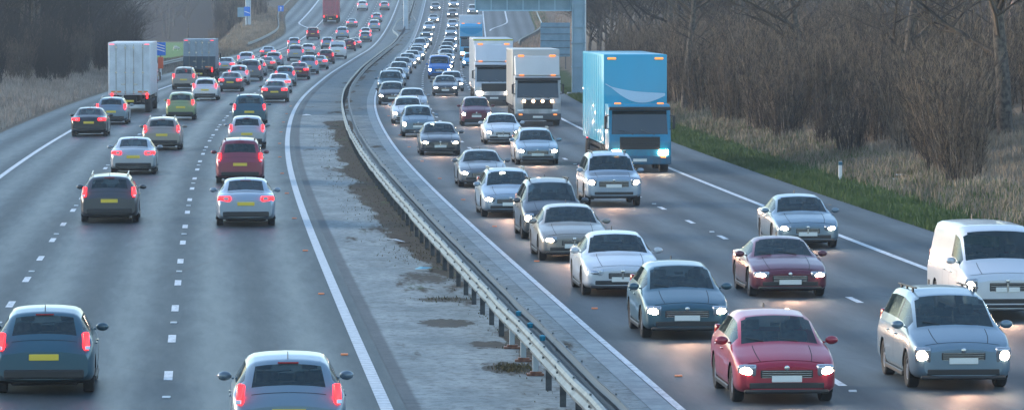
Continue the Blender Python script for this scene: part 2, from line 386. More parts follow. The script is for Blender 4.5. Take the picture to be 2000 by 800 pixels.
c = mixc(N, L, mth(N, L, 'MULTIPLY', mr(N, L, gr, .45, .7), mr(N, L, sp.outputs[0], 0, .2)), c, mixc(N, L, mr(N, L, nb, .3, .7), (.03, .055, .017), (.075, .11, .04)))
c = mixc(N, L, mr(N, L, na, .60, .75), c, (.045, .06, .02))
c = mixc(N, L, sp.outputs[2], c, mixc(N, L, mr(N, L, nb, .3, .7), (.03, .022, .016), (.07, .05, .035)))
c = mixc(N, L, sp.outputs[1], c, mixc(N, L, mr(N, L, nb, .3, .7), (.10, .21, .06), (.17, .30, .10)))
L.new(c, b.inputs['Base Color'])
bp = N.new('ShaderNodeBump'); bp.inputs['Strength'].default_value = .8; bp.inputs['Distance'].default_value = .1; L.new(nb, bp.inputs['Height']); L.new(bp.outputs[0], b.inputs['Normal'])
grid_mesh('ground', X, YY, Z, gm, np.stack([U, YY], -1), attrs=mask)

# ------------------------------------------------------------------ crash barriers
def rail_profile(sgn): return [(sgn * a, b_) for a, b_ in ((0, .77), (.05, .76), (.085, .71), (.085, .68), (.02, .61), (.02, .585), (.085, .52), (.085, .48), (.05, .44), (0, .43))]
def rail_path(ufun, Y):
    out = []; jr = random.Random(9)
    for y in Y:
        h = heading(y); x, yy_, z = P(ufun(y) + jr.uniform(-.018, .018), y, jr.uniform(-.012, .012)); out.append((x, yy_, z, math.cos(h), -math.sin(h)))
    return out
Ybar = np.concatenate([np.arange(-28.8, 420, 3.2), np.arange(420, 1100, 6.4)])
BAR = -1.75
bump = lambda y: float(sm(y, 640, 690) * (1 - sm(y, 720, 770)))
cb = empty('crash_barrier', P(BAR, 0)); tag(cb, 'long double sided grey steel crash barrier curving down the central median', 'crash barrier')
def mk_rail(ufun, sgn, parent, Y, m=steel, bolts=True):
    r = MB(); r.sweep(rail_path(ufun, Y), rail_profile(sgn))
    # a second skin just behind gives the beam its thickness
    r.sweep(rail_path(lambda y: ufun(y) - sgn * .006, Y), [(a, b_) for a, b_ in rail_profile(sgn)])
    if bolts:
        for y in Y:
            if y > 220: break
            x, yy_, z = P(ufun(y), y)
            for zz, dx in ((.79, .03 * sgn), (.60, .05 * sgn)): r.box(x + dx - .018, x + dx + .018, yy_ - .03, yy_ + .03, z + zz - .02, z + zz + .015)
            r.box(x + sgn * .088 - .004, x + sgn * .088 + .004, yy_ - .2, yy_ + .2, z + .475, z + .525)
            r.box(x + sgn * .088 - .004, x + sgn * .088 + .004, yy_ - .2, yy_ + .2, z + .675, z + .715)
    o = r.build('rail', m, parent); o.location = -Vector(parent.location); return o
mk_rail(lambda y: BAR - .17 - 1.55 * bump(y), -1, cb, Ybar)
mk_rail(lambda y: BAR + .17 + 1.25 * bump(y), 1, cb, Ybar, mat('shaded_steel', (.10, .125, .14), .55, .4))  # shade on this rail's back face is put into its flat steel colour
def post_mesh():
    m = MB(); m.box(-.055, .055, -.004, .004, 0, .62); m.box(-.055, -.047, -.05, .05, 0, .62); m.box(.047, .055, -.05, .05, 0, .62)
    m.box(-.06, .06, -.06, .06, .585, .60); return m
first = None; rest = MB(); cnt = 0; k = 0
YP = [76.8 + 3.2 * i for i in range(-30, 320)]
YP = [y for y in YP if y > -28]
vis = [y for y in YP if y > 66]
repl = [y for y in vis if abs(y - 83.3) < .5 or abs(y - 86.5) < .5 or abs(y - 89.6) < .6]
for y in YP:
    x, yy_, z = P(BAR - .12, y)
    if y in vis and cnt < 97:
        cnt += 1
        if y in repl:
            q = MB(); q.box(-.055, .055, -.05, .05, 0, .64, .01, 1)
            o = q.build('post', mat('new_galvanised', (.33, .40, .45), .35, .5), cb); o['label'] = 'pale replacement post on a rusty base plate'
            o.location = Vector((x, yy_, z)) - cb.location
            q = MB(); q.box(-.16, .16, -.14, .14, 0.004, .05, .01, 1); q.box(-.1, .12, -.1, .1, .05, .085, .01, 1)
            o2 = q.build('base_plate', noise_col(mat('rust'), (.10, .035, .02), (.22, .10, .06), 12), o)
            q = MB(); q.lathe_x([(-.05, .0), (-.05, .05), (.04, .06), (.06, .0)], n=12)
            o3 = q.build('post_cap', mat('turquoise_plastic', (.02, .25, .36), .4), o, True); o3.rotation_euler = (0, R(-90), 0); o3.location = (.13, 0, .70)
            continue
        if first is None: o = post_mesh().build('post', steel_d, cb); first = o
        else: o = first.copy(); COL.objects.link(o); o.parent = cb
        o.location = Vector((x, yy_, z)) - cb.location
    else:
        b0 = len(rest.v); pm = post_mesh(); rest.add([(a + x, b_ + yy_, c_ + z) for a, b_, c_ in pm.v], pm.f)
o = rest.build('post', steel_d, cb); o['kind'] = 'stuff'; o.location = -Vector(cb.location)
def verge_barrier(label, ufun, Y, sgn, grp='crash barriers on the verges', m=steel):
    e = empty('crash_barrier', P(ufun(Y[0]), Y[0])); tag(e, label, 'crash barrier', grp)
    r = MB(); pth = []
    for y in Y:
        u = ufun(y); x = float(C(y) + u); h = heading(y); pth.append((x, y, float(terrain(x, y)), math.cos(h), -math.sin(h)))
    r.sweep(pth, rail_profile(sgn)); r.sweep(pth, [(a - .006 * sgn, b_) for a, b_ in rail_profile(sgn)]); o = r.build('rail', m, e); o.location = -Vector(e.location)
    pm0 = None
    for (x, y, z, nx, ny) in pth[::max(1, int(round(3.2 / (Y[1] - Y[0]))))][:60]:
        if pm0 is None: o = post_mesh().build('post', steel_d, e); pm0 = o
        else: o = pm0.copy(); COL.objects.link(o); o.parent = e
        o.location = Vector((x - .1 * sgn, y, z)) - e.location
verge_barrier('pale crash barrier on left verge between white lorry and dark lorry', lambda y: -MED - 14.7 - 1.2, np.arange(388, 480, 3.2), 1)
verge_barrier('crash barrier beside the left slip road near the small blue signs', lambda y: -MED - float(EL(y)) - 1.2, np.arange(590, 960, 3.2), 1)
verge_barrier('short crash barrier at the mouth of the right slip road', lambda y: float(ER(y)) + 1.2, np.arange(600, 780, 3.2), -1)
# ------------------------------------------------------------------ cars
def wheel(root, x, y, r, w, side, rimmat=rim_m, n=24):
    t = MB(); h = w / 2
    t.lathe_x([(-h*.7, r*.60), (-h, r*.72), (-h, r*.93), (-h*.75, r), (h*.75, r), (h, r*.93), (h, r*.72), (h*.7, r*.60), (-h*.7, r*.6)], n=n)
    o = t.build('wheel', tyre_m, root, True, 40); o.location = (x, y, r)
    s = side * h * .62; q = MB()
    q.lathe_x([(s - side*.03, r*.62), (s + side*.015, r*.60), (s + side*.012, r*.54), (s - side*.04, r*.50), (s - side*.05, .0)], n=n)
    for k in range(5):
        a = 2 * math.pi * k / 5; M = Matrix.Rotation(a, 4, 'X')
        q.box(min(s - side*.045, s + side*.006), max(s - side*.045, s + side*.006), -.028, .028, 0, r*.56, .006, 1, M)
    q.lathe_x([(s + side*.02, 0), (s + side*.02, r*.14), (s - side*.05, r*.16)], n=12)
    q.build('rim', rimmat, o, True, 30)
    return o
KINDS = {
 # t, half width, top z, half width of top, shoulder z, sill z
 'hatchback': dict(L=4.15, cowl=.98, head=1.74, rhead=3.46, rbase=3.92, bp=2.28, ax=(.82, 3.38), r=.32, lamp=(.165, .10), tail='tall', st=[
   (0, .70, .66, .50, .60, .24), (.05, .80, .72, .58, .66, .2), (.18, .855, .78, .64, .72, .18), (.4, .875, .85, .68, .80, .18), (.8, .885, .95, .70, .88, .18), (.98, .885, .99, .69, .91, .18),
   (1.74, .89, 1.43, .60, .94, .18), (2.4, .89, 1.49, .60, .955, .18), (3.0, .89, 1.475, .59, .97, .18), (3.46, .885, 1.42, .58, .985, .19), (3.92, .875, 1.02, .68, .96, .21), (4.05, .84, .92, .66, .87, .24), (4.15, .77, .78, .60, .72, .28)]),
 'compact_car': dict(L=3.75, cowl=.80, head=1.50, rhead=3.20, rbase=3.60, bp=2.02, ax=(.72, 3.12), r=.30, lamp=(.13, .13), tail='tall', st=[
   (0, .64, .74, .44, .68, .26), (.05, .74, .82, .52, .76, .22), (.18, .80, .88, .60, .82, .2), (.4, .83, .95, .64, .89, .2), (.65, .84, 1.01, .66, .95, .2), (.80, .84, 1.04, .66, .97, .2),
   (1.50, .845, 1.50, .60, .99, .2), (2.1, .845, 1.56, .60, 1.0, .2), (2.8, .845, 1.545, .59, 1.01, .2), (3.2, .84, 1.49, .58, 1.02, .21), (3.60, .83, 1.06, .66, .98, .23), (3.68, .80, .96, .64, .9, .26), (3.75, .74, .82, .58, .76, .30)]),
 'saloon': dict(L=4.75, cowl=1.28, head=2.02, rhead=3.20, rbase=3.92, bp=2.46, ax=(.86, 3.72), r=.33, lamp=(.21, .075), tail='wide', st=[
   (0, .72, .62, .54, .57, .24), (.05, .82, .69, .62, .63, .2), (.18, .875, .75, .68, .69, .18), (.45, .905, .83, .73, .77, .17), (.95, .915, .92, .75, .85, .17), (1.28, .915, .97, .73, .89, .17),
   (2.02, .915, 1.375, .60, .92, .17), (2.6, .915, 1.43, .60, .935, .17), (3.20, .91, 1.385, .58, .95, .17), (3.92, .90, 1.06, .66, .96, .18), (4.45, .885, 1.02, .68, .95, .2), (4.64, .86, .95, .67, .89, .23), (4.75, .79, .80, .60, .74, .28)]),
 'coupe': dict(L=4.45, cowl=1.30, head=2.05, rhead=2.85, rbase=3.78, bp=2.62, ax=(.86, 3.5), r=.33, lamp=(.19, .07), tail='wide', st=[
   (0, .70, .58, .50, .53, .22), (.05, .81, .64, .58, .58, .18), (.18, .87, .70, .66, .64, .16), (.45, .895, .78, .71, .72, .16), (.95, .905, .87, .73, .80, .16), (1.30, .905, .92, .72, .84, .16),
   (2.05, .905, 1.29, .57, .87, .16), (2.45, .905, 1.335, .57, .88, .16), (2.85, .905, 1.30, .56, .90, .16), (3.78, .90, 1.0, .62, .93, .17), (4.2, .88, .97, .64, .91, .2), (4.35, .85, .91, .62, .85, .23), (4.45, .77, .76, .56, .70, .28)]),
 'estate': dict(L=4.75, cowl=1.22, head=1.98, rhead=4.20, rbase=4.54, bp=2.44, ax=(.86, 3.7), r=.33, lamp=(.19, .085), tail='tall', st=[
   (0, .71, .64, .52, .59, .24), (.05, .81, .71, .60, .65, .2), (.18, .87, .77, .67, .71, .18), (.45, .90, .84, .72, .78, .17), (.95, .91, .93, .74, .86, .17), (1.22, .91, .98, .72, .90, .17),
   (1.98, .91, 1.41, .61, .93, .17), (2.55, .91, 1.48, .61, .94, .17), (3.4, .91, 1.475, .60, .955, .17), (4.20, .90, 1.43, .58, .97, .18), (4.54, .885, 1.02, .68, .95, .2), (4.66, .86, .94, .67, .87, .23), (4.75, .80, .80, .61, .74, .28)]),
 'people_carrier': dict(L=4.55, cowl=.86, head=1.72, rhead=4.10, rbase=4.40, bp=2.26, ax=(.86, 3.6), r=.33, lamp=(.15, .14), tail='tall', st=[
   (0, .70, .74, .50, .68, .25), (.05, .80, .81, .58, .75, .21), (.18, .87, .88, .66, .82, .19), (.45, .90, .97, .71, .90, .19), (.7, .91, 1.04, .72, .96, .19), (.86, .91, 1.08, .72, .99, .19),
   (1.72, .915, 1.60, .63, 1.01, .19), (2.4, .915, 1.69, .63, 1.02, .19), (3.4, .915, 1.68, .62, 1.03, .19), (4.10, .905, 1.62, .61, 1.04, .2), (4.40, .89, 1.08, .72, 1.0, .22), (4.48, .87, .98, .70, .92, .25), (4.55, .81, .84, .64, .78, .3)]),
 'suv': dict(L=4.6, cowl=1.10, head=1.70, rhead=4.18, rbase=4.46, bp=2.32, ax=(.87, 3.6), r=.375, lamp=(.17, .12), tail='tall', st=[
   (0, .78, .90, .62, .84, .34), (.05, .87, .97, .70, .91, .30), (.18, .925, 1.02, .76, .96, .28), (.45, .94, 1.06, .79, 1.0, .28), (.85, .95, 1.11, .80, 1.04, .28), (1.10, .95, 1.15, .78, 1.06, .28),
   (1.70, .95, 1.66, .68, 1.07, .28), (2.3, .95, 1.75, .68, 1.08, .28), (3.4, .95, 1.75, .67, 1.09, .28), (4.18, .94, 1.70, .66, 1.10, .29), (4.46, .92, 1.16, .76, 1.07, .31), (4.53, .90, 1.04, .74, .98, .33), (4.6, .85, .92, .70, .86, .36)]),
 'van': dict(L=5.0, cowl=.78, head=1.45, rhead=4.84, rbase=4.98, bp=1.92, ax=(.85, 3.85), r=.34, cargo=True, lamp=(.14, .16), tail='tall', st=[
   (0, .80, .90, .62, .84, .28), (.04, .88, .98, .72, .92, .25), (.15, .94, 1.06, .77, 1.0, .23), (.45, .955, 1.16, .80, 1.08, .23), (.78, .965, 1.27, .80, 1.13, .23),
   (1.45, .965, 1.90, .76, 1.15, .23), (1.9, .965, 2.0, .78, 1.15, .23), (3.4, .965, 2.01, .78, 1.15, .23), (4.84, .96, 1.98, .78, 1.15, .24), (4.98, .955, 1.14, .82, 1.10, .26), (5.0, .94, 1.0, .80, .9, .3)]),
}
def car_proto(kind, tailh=True):
    K = KINDS[kind]; st = np.array(K['st'], float); Lc = K['L']
    brk = sorted(set([K['cowl'], K['head'], K['rhead'], K['rbase'], K['bp'] - .05, K['bp'] + .05, 0, .02, .04, .08, .14, Lc, Lc - .04, Lc - .1]))
    tt = [brk[0]]
    for a, b_ in zip(brk, brk[1:]):
        n = max(1, int(round((b_ - a) / .055))); tt += [a + (b_ - a) * (i + 1) / n for i in range(n)]
    tt = np.array(tt)
    q = np.stack([np.interp(tt, st[:, 0], st[:, i]) for i in range(1, 6)], 1)
    for _ in range(2):
        q2 = q.copy(); q2[1:-1] = .25 * q[:-2] + .5 * q[1:-1] + .25 * q[2:]; q = q2
    segs = [3, 3, 5, 3, 7, 2, 2, 1]
    rows = []
    for (wm, zt, wt, zb, zs) in q:
        H = zb - zs
        kp = [(0, zt), (.55 * wt, zt - .012), (wt, zt - .05), (wm - .035, zb), (wm, zb - .24 * H), (wm, zs + .28 * H), (wm - .02, zs + .08), (wm - .14, zs), (0, zs)]
        pts = []
        for i, n in enumerate(segs):
            a = np.array(kp[i]); b_ = np.array(kp[i + 1]); pts += [a + (b_ - a) * j / n for j in range(n)]
        pts.append(np.array(kp[-1])); pts = np.array(pts)
        for _ in range(1):
            p2 = pts.copy(); p2[1:-1] = .25 * pts[:-2] + .5 * pts[1:-1] + .25 * pts[2:]; pts = p2
        rows.append(pts)
    G = np.array(rows); nT, nV, _ = G.shape
    iP2, iP3 = 6, 11; sideS, sideE = 11, 23
    # bumpers curve back at the corners
    V = np.zeros((nT, 2 * nV - 1, 3))
    for s, sl_ in ((1, slice(nV - 1, None)), (-1, slice(nV - 1, None, -1))):
        pass
    half = np.zeros((nT, nV, 3)); half[..., 0] = G[..., 0]; half[..., 1] = Lc / 2 - tt[:, None]; half[..., 2] = G[..., 1]
    Ra = K['r'] + .045
    for ta in K['ax']:
        for i in range(nT):
            for j in range(sideS, nV):
                dy = -(tt[i] - ta); dz = half[i, j, 2] - K['r']; r = math.hypot(dy, dz)
                if abs(r - Ra) < .036 and half[i, j, 0] > .55:
                    half[i, j, 1] = Lc / 2 - ta + dy / r * Ra; half[i, j, 2] = K['r'] + dz / r * Ra
    def inarch(i, j):
        for ta in K['ax']:
            if all(math.hypot(half[a, b_, 1] - (Lc/2 - ta), half[a, b_, 2] - K['r']) <= Ra + .012 for a in (i, i+1) for b_ in (j, j+1)) and half[i, j, 0] > .5: return True
        return False
    ix = lambda t: int(np.argmin(abs(tt - t)))
    ic, ih, irh, irb = ix(K['cowl']), ix(K['head']), ix(K['rhead']), ix(K['rbase'])
    b1, b2 = ix(K['bp'] - .05), ix(K['bp'] + .05)
    parts = {'pillar': [], 'body': [], 'windscreen': [], 'rear_window': [], 'swl': [], 'swr': []}
    for i in range(nT - 1):
        for j in range(nV - 1):
            if j >= sideS and inarch(i, j): continue
            key = 'body'
            hgt = min(half[i, iP2, 2] - half[i, iP3, 2], half[i+1, iP2, 2] - half[i+1, iP3, 2])
            if ic + 1 <= i < ih and j < 6 - (i >= ih - 1): key = 'windscreen'
            elif irh + 1 <= i < irb - 1 and j < 5: key = 'rear_window'
            elif 6 <= j + 0 < 10 and j >= 7 - 0 and hgt > .17 and not (b1 <= i < b2) and i < irb - 3 - (0 if kind not in ('saloon', 'coupe') else 3):
                if not (K.get('cargo') and i >= b1): key = 'side'
            elif 7 <= j < 10 and hgt > .17 and b1 <= i < b2: key = 'pillar'
            for s in (1, -1):
                qd = [half[i, j], half[i, j+1], half[i+1, j+1], half[i+1, j]]
                qd = [(s * p[0], p[1], p[2]) for p in qd]
                if s < 0: qd = qd[::-1]
                kk = key if key != 'side' else ('swr' if s > 0 else 'swl')
                parts[kk].append(qd)
    root = empty(kind)
    def bq(name, quads, m):
        v = []; f = []; idx = {}
        for qd in quads:
            fc = []
            for p in qd:
                k = (round(p[0], 5), round(p[1], 5), round(p[2], 5))
                if k not in idx: idx[k] = len(v); v.append(k)
                if idx[k] not in fc: fc.append(idx[k])
            if len(fc) > 2: f.append(tuple(fc))
        mb = MB(); mb.add(v, f); return mb
    body = bq('body', parts['body'], paint)
    for i in (0, nT - 1):   # close nose and tail
        ring = [tuple(np.round(half[i, j], 5)) for j in range(nV)]
        ring2 = [(-p[0], p[1], p[2]) for p in ring[-2:0:-1]]
        body.add(ring + ring2, [tuple(range(len(ring + ring2)))])
    BODY_LATER = body
    for k, nm in (('windscreen', 'windscreen'), ('rear_window', 'rear_window'), ('swl', 'side_window'), ('swr', 'side_window')):
        if parts[k]: bq(nm, parts[k], glass).build(nm, glass, root, True, 60)
    bq('pillar', parts['pillar'], black).build('pillar', black, root, True, 60)
    dg = MB()
    def seam(pts, w_):      # a thin dark gap laid just proud of the panels
        for s in (1, -1):
            for a, b_ in zip(pts, pts[1:]):
                a = np.array(a); b_ = np.array(b_); o_ = np.array([.004, 0, .002]); e_ = np.array(w_)
                q4 = [a + o_ - e_, a + o_ + e_, b_ + o_ + e_, b_ + o_ - e_]; n0 = len(dg.v); dg.v += [(s * p[0], p[1], p[2]) for p in q4]; dg.f.append((n0, n0 + 1, n0 + 2, n0 + 3))
    for t_ in (K['cowl'] + .16, K['bp'], K['bp'] + (.95 if not K.get('cargo') else .9)):
        i = ix(t_); seam([half[i, j] for j in range(12, 22)], (0, .006, 0))
    seam([half[i, 4] for i in range(ix(.14), ic)], (.006, 0, 0))
    i = ix(.14); seam([half[i, j] for j in range(0, 8)], (0, .006, .003))
    if K['rbase'] < Lc - .02: i = irb + 1; seam([half[i, j] for j in range(0, 6)], (0, .005, .004))
    nb_ = len(body.f); body.add(dg.v, dg.f); me_ = bpy.data.meshes.new('body'); me_.from_pydata(body.v, [], body.f)
    me_.materials.append(paint); me_.materials.append(under)
    for k_, pl_ in enumerate(me_.polygons): pl_.material_index = 1 if k_ >= nb_ else 0
    bm_ = bmesh.new(); bm_.from_mesh(me_); bmesh.ops.recalc_face_normals(bm_, faces=bm_.faces); bm_.to_mesh(me_); bm_.free()
    me_.shade_smooth(); me_.set_sharp_from_angle(angle=R(42)); bo = bpy.data.objects.new('body', me_); COL.objects.link(bo); bo.parent = root
    for s in (1, -1):
        for t_ in (K['bp'] - .22, K['bp'] + .68):
            i = ix(t_); p = half[i, 14]; q_ = MB(); q_.box(-.012, .018, -.09, .09, -.014, .014, .008, 1); o = q_.build('door_handle', paint, root); o.location = (s * (p[0] + .004), p[1], p[2] + .06)
    hz_ = K['st'][5][4]
    for (sx_, t_) in ((-.36, K['cowl'] + 1.05), (.36, K['cowl'] + 1.05)):
        q_ = MB(); q_.box(-.25, .25, -.08, .10, .35, hz_ + .22, .06, 2); q_.box(-.13, .13, -.06, .05, hz_ + .25, hz_ + .42, .04, 2); q_.box(-.02, .02, -.02, .02, hz_ + .2, hz_ + .3)
        o = q_.build('seat', seat_m, root); o.location = (sx_, Lc/2 - t_, 0)
    if not K.get('cargo'):
        q_ = MB(); q_.box(-.62, .62, -.10, .10, .4, hz_ + .14, .05, 2)
        for s in (-.38, .38): q_.box(s - .12, s + .12, -.05, .06, hz_ + .12, hz_ + .30, .03, 2)
        o = q_.build('rear_seat', seat_m, root); o.location = (0, Lc/2 - K['cowl'] - 1.95, 0)
    q_ = MB(); q_.box(-.7, .7, -.25, .22, hz_ - .25, hz_ + .005, .05, 2); o = q_.build('dashboard', black, root); o.location = (0, Lc/2 - K['cowl'] - .30, 0)
    q_ = MB(); q_.box(-.09, .09, -.012, .012, -.03, .03, .01, 1); o = q_.build('rear_view_mirror', black, root); o.location = (0, Lc/2 - K['head'] + .05, hz_ + .36)
    # underbody and wheel arch liners
    zs = K['st'][5][5]; wm = max(r[1] for r in K['st']); rr = K['r']
    u = MB(); u.box(-wm + .30, wm - .30, -Lc/2 + .25, Lc/2 - .45, zs - .02, K['st'][3][2] - .15, .03, 1)
    for ta in K['ax']:
        for s in (-1, 1):
            n = 14; v = []; f = []
            for k in range(n + 1):
                a = math.pi * (-.12 + 1.24 * k / n)
                for xx in (wm - .03, wm - .32): v.append((s * xx, Lc/2 - ta + Ra * math.cos(a), rr + Ra * math.sin(a)))
            f = [(2*k, 2*k+1, 2*k+3, 2*k+2) for k in range(n)] + [tuple(range(1, 2*n + 3, 2))]
            u.add(v, f)
    u.build('underbody', under, root)
    for i_, ta in enumerate(K['ax']):
        for s in (-1, 1): wheel(root, s * (wm - .125), Lc/2 - ta, rr, .20, s)
    yf = Lc / 2; yb = -Lc / 2
    zf = K['st'][0][2]
    big = kind in ('suv', 'van')
    zl = zf - .02 if not big else zf - .06
    for s in (-1, 1):
        lw, lh = K['lamp']; rotz = s * R(-27)
        h = MB(); h.box(-lw, lw, -.10, .055, -lh, lh, min(lw, lh, .05) * .95, 3)
        o = h.build('headlight', hrim_m, root, True, 60); zl = zf - lh - .0 + .03
        h = MB(); h.ball((0, .015, .0), (lw * .80, .085, lh * .78), 16, 10); o_ = h.build('bulb', head_m, o, True, 180)
        o.location = (s * (wm - .05 - lw), yf - .075, zl); o.rotation_euler = (R(-10), 0, rotz)
        f_ = MB(); f_.lathe_x([(-.03, 0), (-.03, .055), (.03, .06), (.035, 0)], n=12)
        o = f_.build('fog_light', foff_m, root, True); o.rotation_euler = (0, 0, R(90)); o.location = (s * .58, yf - .035, .36 if not big else .45)
        m_ = MB(); m_.ball((0, 0, 0), (.115, .07, .075), 12, 8); m_.box(-s * .16 - .05, -s * .16 + .05, -.02, .02, -.05, -.02, .005, 1)
        o = m_.build('mirror', paint, root, True, 50); tz = K['cowl'] + .42; o.location = (s * (wm + .075), yf - tz, K['st'][5][4] + .10)
        t = MB()
        tz_ = K['st'][-2][2]
        if K['tail'] == 'tall':
            t.box(-.055, .055, -.09, .03, -.17, .15, .03, 2); px, pz, py_ = K['st'][-2][1] - .115, tz_ + .03, .125
        else:
            t.box(-.20, .20, -.09, .05, -.075, .075, .035, 2); px, pz, py_ = wm - .27, tz_ - .10, .10
        o = t.build('taillight', tail_m, root, True, 60); o.location = (s * px, yb + py_, pz); o.rotation_euler = (R(-12 if K['tail'] == 'tall' and kind != 'van' else 0), 0, s * R(20))
        t = MB(); (t.box(-.045, .045, -.108, -.09, -.17, -.10, .01, 1) if K['tail'] == 'tall' else t.box(-.08 - s*.08, .08 - s*.08, -.098, -.08, -.05, .05, .01, 1)); t.build('reversing_light', foff_m, o)
    g = MB(); gw = {'saloon': .34, 'coupe': .42, 'estate': .44, 'suv': .50, 'van': .40, 'hatchback': .46, 'compact_car': .26, 'people_carrier': .40}[kind]; gh = .15 if kind not in ('suv', 'van') else .20
    g.box(-gw, gw, yf - .06, yf + .012, zf - .05 - gh, zf - .05, .03, 2)
    g.box(-.66, .66, yf - .10, yf + .006, .27 if not big else .38, (.27 if not big else .38) + .13, .03, 2)
    g.build('grille', black, root)
    c_ = MB()
    for k in range(4): zz = zf - .075 - (gh - .04) * k / 3; c_.box(-gw + .03, gw - .03, yf + .008, yf + .020, zz - .006, zz + .006)
    if kind in ('saloon', 'van'): c_.box(-.02, .02, yf + .006, yf + .024, zf - .05 - gh, zf - .05)
    c_.ball((0, yf + .022, zf - .02), (.045, .01, .045), 10, 6)
    c_.build('grille_trim', chrome, root)
    c_ = MB(); c_.box(-wm + .16, wm - .16, yf - .16, yf + .028, .20 if not big else .30, .27 if not big else .37, .03, 2); c_.build('front_skirt', black, root)
    for s in (-1, 1):
        c_ = MB(); c_.box(min(s*(wm - .05), s*(wm + .004)), max(s*(wm - .05), s*(wm + .004)), -Lc/2 + (Lc - K['ax'][1]) + Ra - .02, Lc/2 - K['ax'][0] - Ra + .02, zs - .01, zs + .075, .015, 1); c_.build('sill_trim', black, root)
    c_ = MB(); c_.box(-.26, .26, yf, yf + .022, zf - .265, zf - .155, .008, 1); c_.build('number_plate', plate_w, root)
    zb_ = K['st'][-1][2]
    c_ = MB(); c_.box(-.26, .26, yb - .018, yb + .03, zb_ - .16, zb_ - .05, .008, 1); c_.build('number_plate', plate_y, root)
    c_ = MB(); c_.box(-.70, .70, yb - .035, yb + .08, .30, .46, .03, 2); c_.build('rear_bumper', black, root)
    rz = K['st'][-4][2] if not K.get('cargo') else 1.95
    c_ = MB(); c_.box(-.16, .16, -.02, .02, -.012, .012, .005, 1)
    o = c_.build('brake_light', tail_off, root); rh = [r for r in K['st'] if r[0] == K['rhead']][0]; o.location = (0, yf - K['rhead'] - .06, rh[2] - .035)
    c_ = MB(); c_.box(-.005, .005, -.09, .09, 0, .12, .004, 1); o = c_.build('aerial', black, root); o.location = (0, yf - K['rhead'] + .18, rh[2] + .0)
    if kind in ('estate', 'suv', 'people_carrier'):
        for s in (-1, 1):
            c_ = MB(); c_.tube((s * .56, yf - K['head'] - .15, rh[2] + .09), (s * .55, yf - K['rhead'] + .1, rh[2] + .045), .017, n=6)
            for t_ in (.18, .5, .8):
                yy_ = yf - K['head'] - .15 - t_ * (K['rhead'] - K['head'] - .3); c_.box(s*.56 - .015, s*.56 + .015, yy_ - .05, yy_ + .05, rh[2] - .03, rh[2] + .085 - .03 * t_)
            c_.build('roof_rail', chrome if kind == 'estate' else black, root)
    w = MB()
    for s in (-.32, .28):
        z0 = K['st'][5][2] if kind != 'van' else K['st'][4][2]
        w.tube((s, yf - K['cowl'] - .06, z0 + .035), (s + .42 if s < 0 else s + .3, yf - K['cowl'] - .16, z0 + .085), .009, n=5)
    w.build('wiper', black, root)
    return root
PROTO = {}; USED = set()
LABELS = set()
def set_vehicle(o, name, color, label, cat, group, u, Y, length, rev, lit=True):
    Yc = Y + length / 2
    o.location = P(u, Yc); h = heading(Yc); sl_ = float(prof(Yc + 2) - prof(Yc - 2)) / 4
    o.rotation_euler = (R(0) + (math.atan(sl_) if not rev else -math.atan(sl_)), 0, -h + (math.pi if rev else 0))
    tag(o, label, cat, group)
    for c in [c for c in KIDS_OF(o)]:
        if c.data and c.data.materials and c.data.materials[0] == paint: c.color = (*color, 1)
        if rev and c.name.startswith('taillight'): c.material_slots[0].link = 'OBJECT'; c.material_slots[0].material = tail_off
        if not rev and c.name.startswith('headlight'):
            c.material_slots[0].link = 'OBJECT'; c.material_slots[0].material = foff_m
            for g_ in c.children: g_.material_slots[0].link = 'OBJECT'; g_.material_slots[0].material = chrome
        if rev and not lit and c.name.startswith('headlight'):
            for g_ in c.children: g_.material_slots[0].link = 'OBJECT'; g_.material_slots[0].material = chrome
            c.material_slots[0].link = 'OBJECT'; c.material_slots[0].material = foff_m
def KIDS_OF(o): return o.children
BEAMS = []
def car(kind, Y, u, color, label, rev, beam=0, lit=True, group=None, sub=None):
    if kind not in PROTO: PROTO[kind] = car_proto(kind); KIDS[PROTO[kind].name] = None; del KIDS[PROTO[kind].name]; o = PROTO[kind]; fresh = True
    else: o = copy_tree(PROTO[kind])
    cat = 'van' if kind == 'van' else 'car'
    cars_todo.append((o, kind, Y, u, color, label, rev, lit, group, cat))
    if beam: BEAMS.append((o, beam, KINDS[kind]['L'], kind))
    return o
cars_todo = []
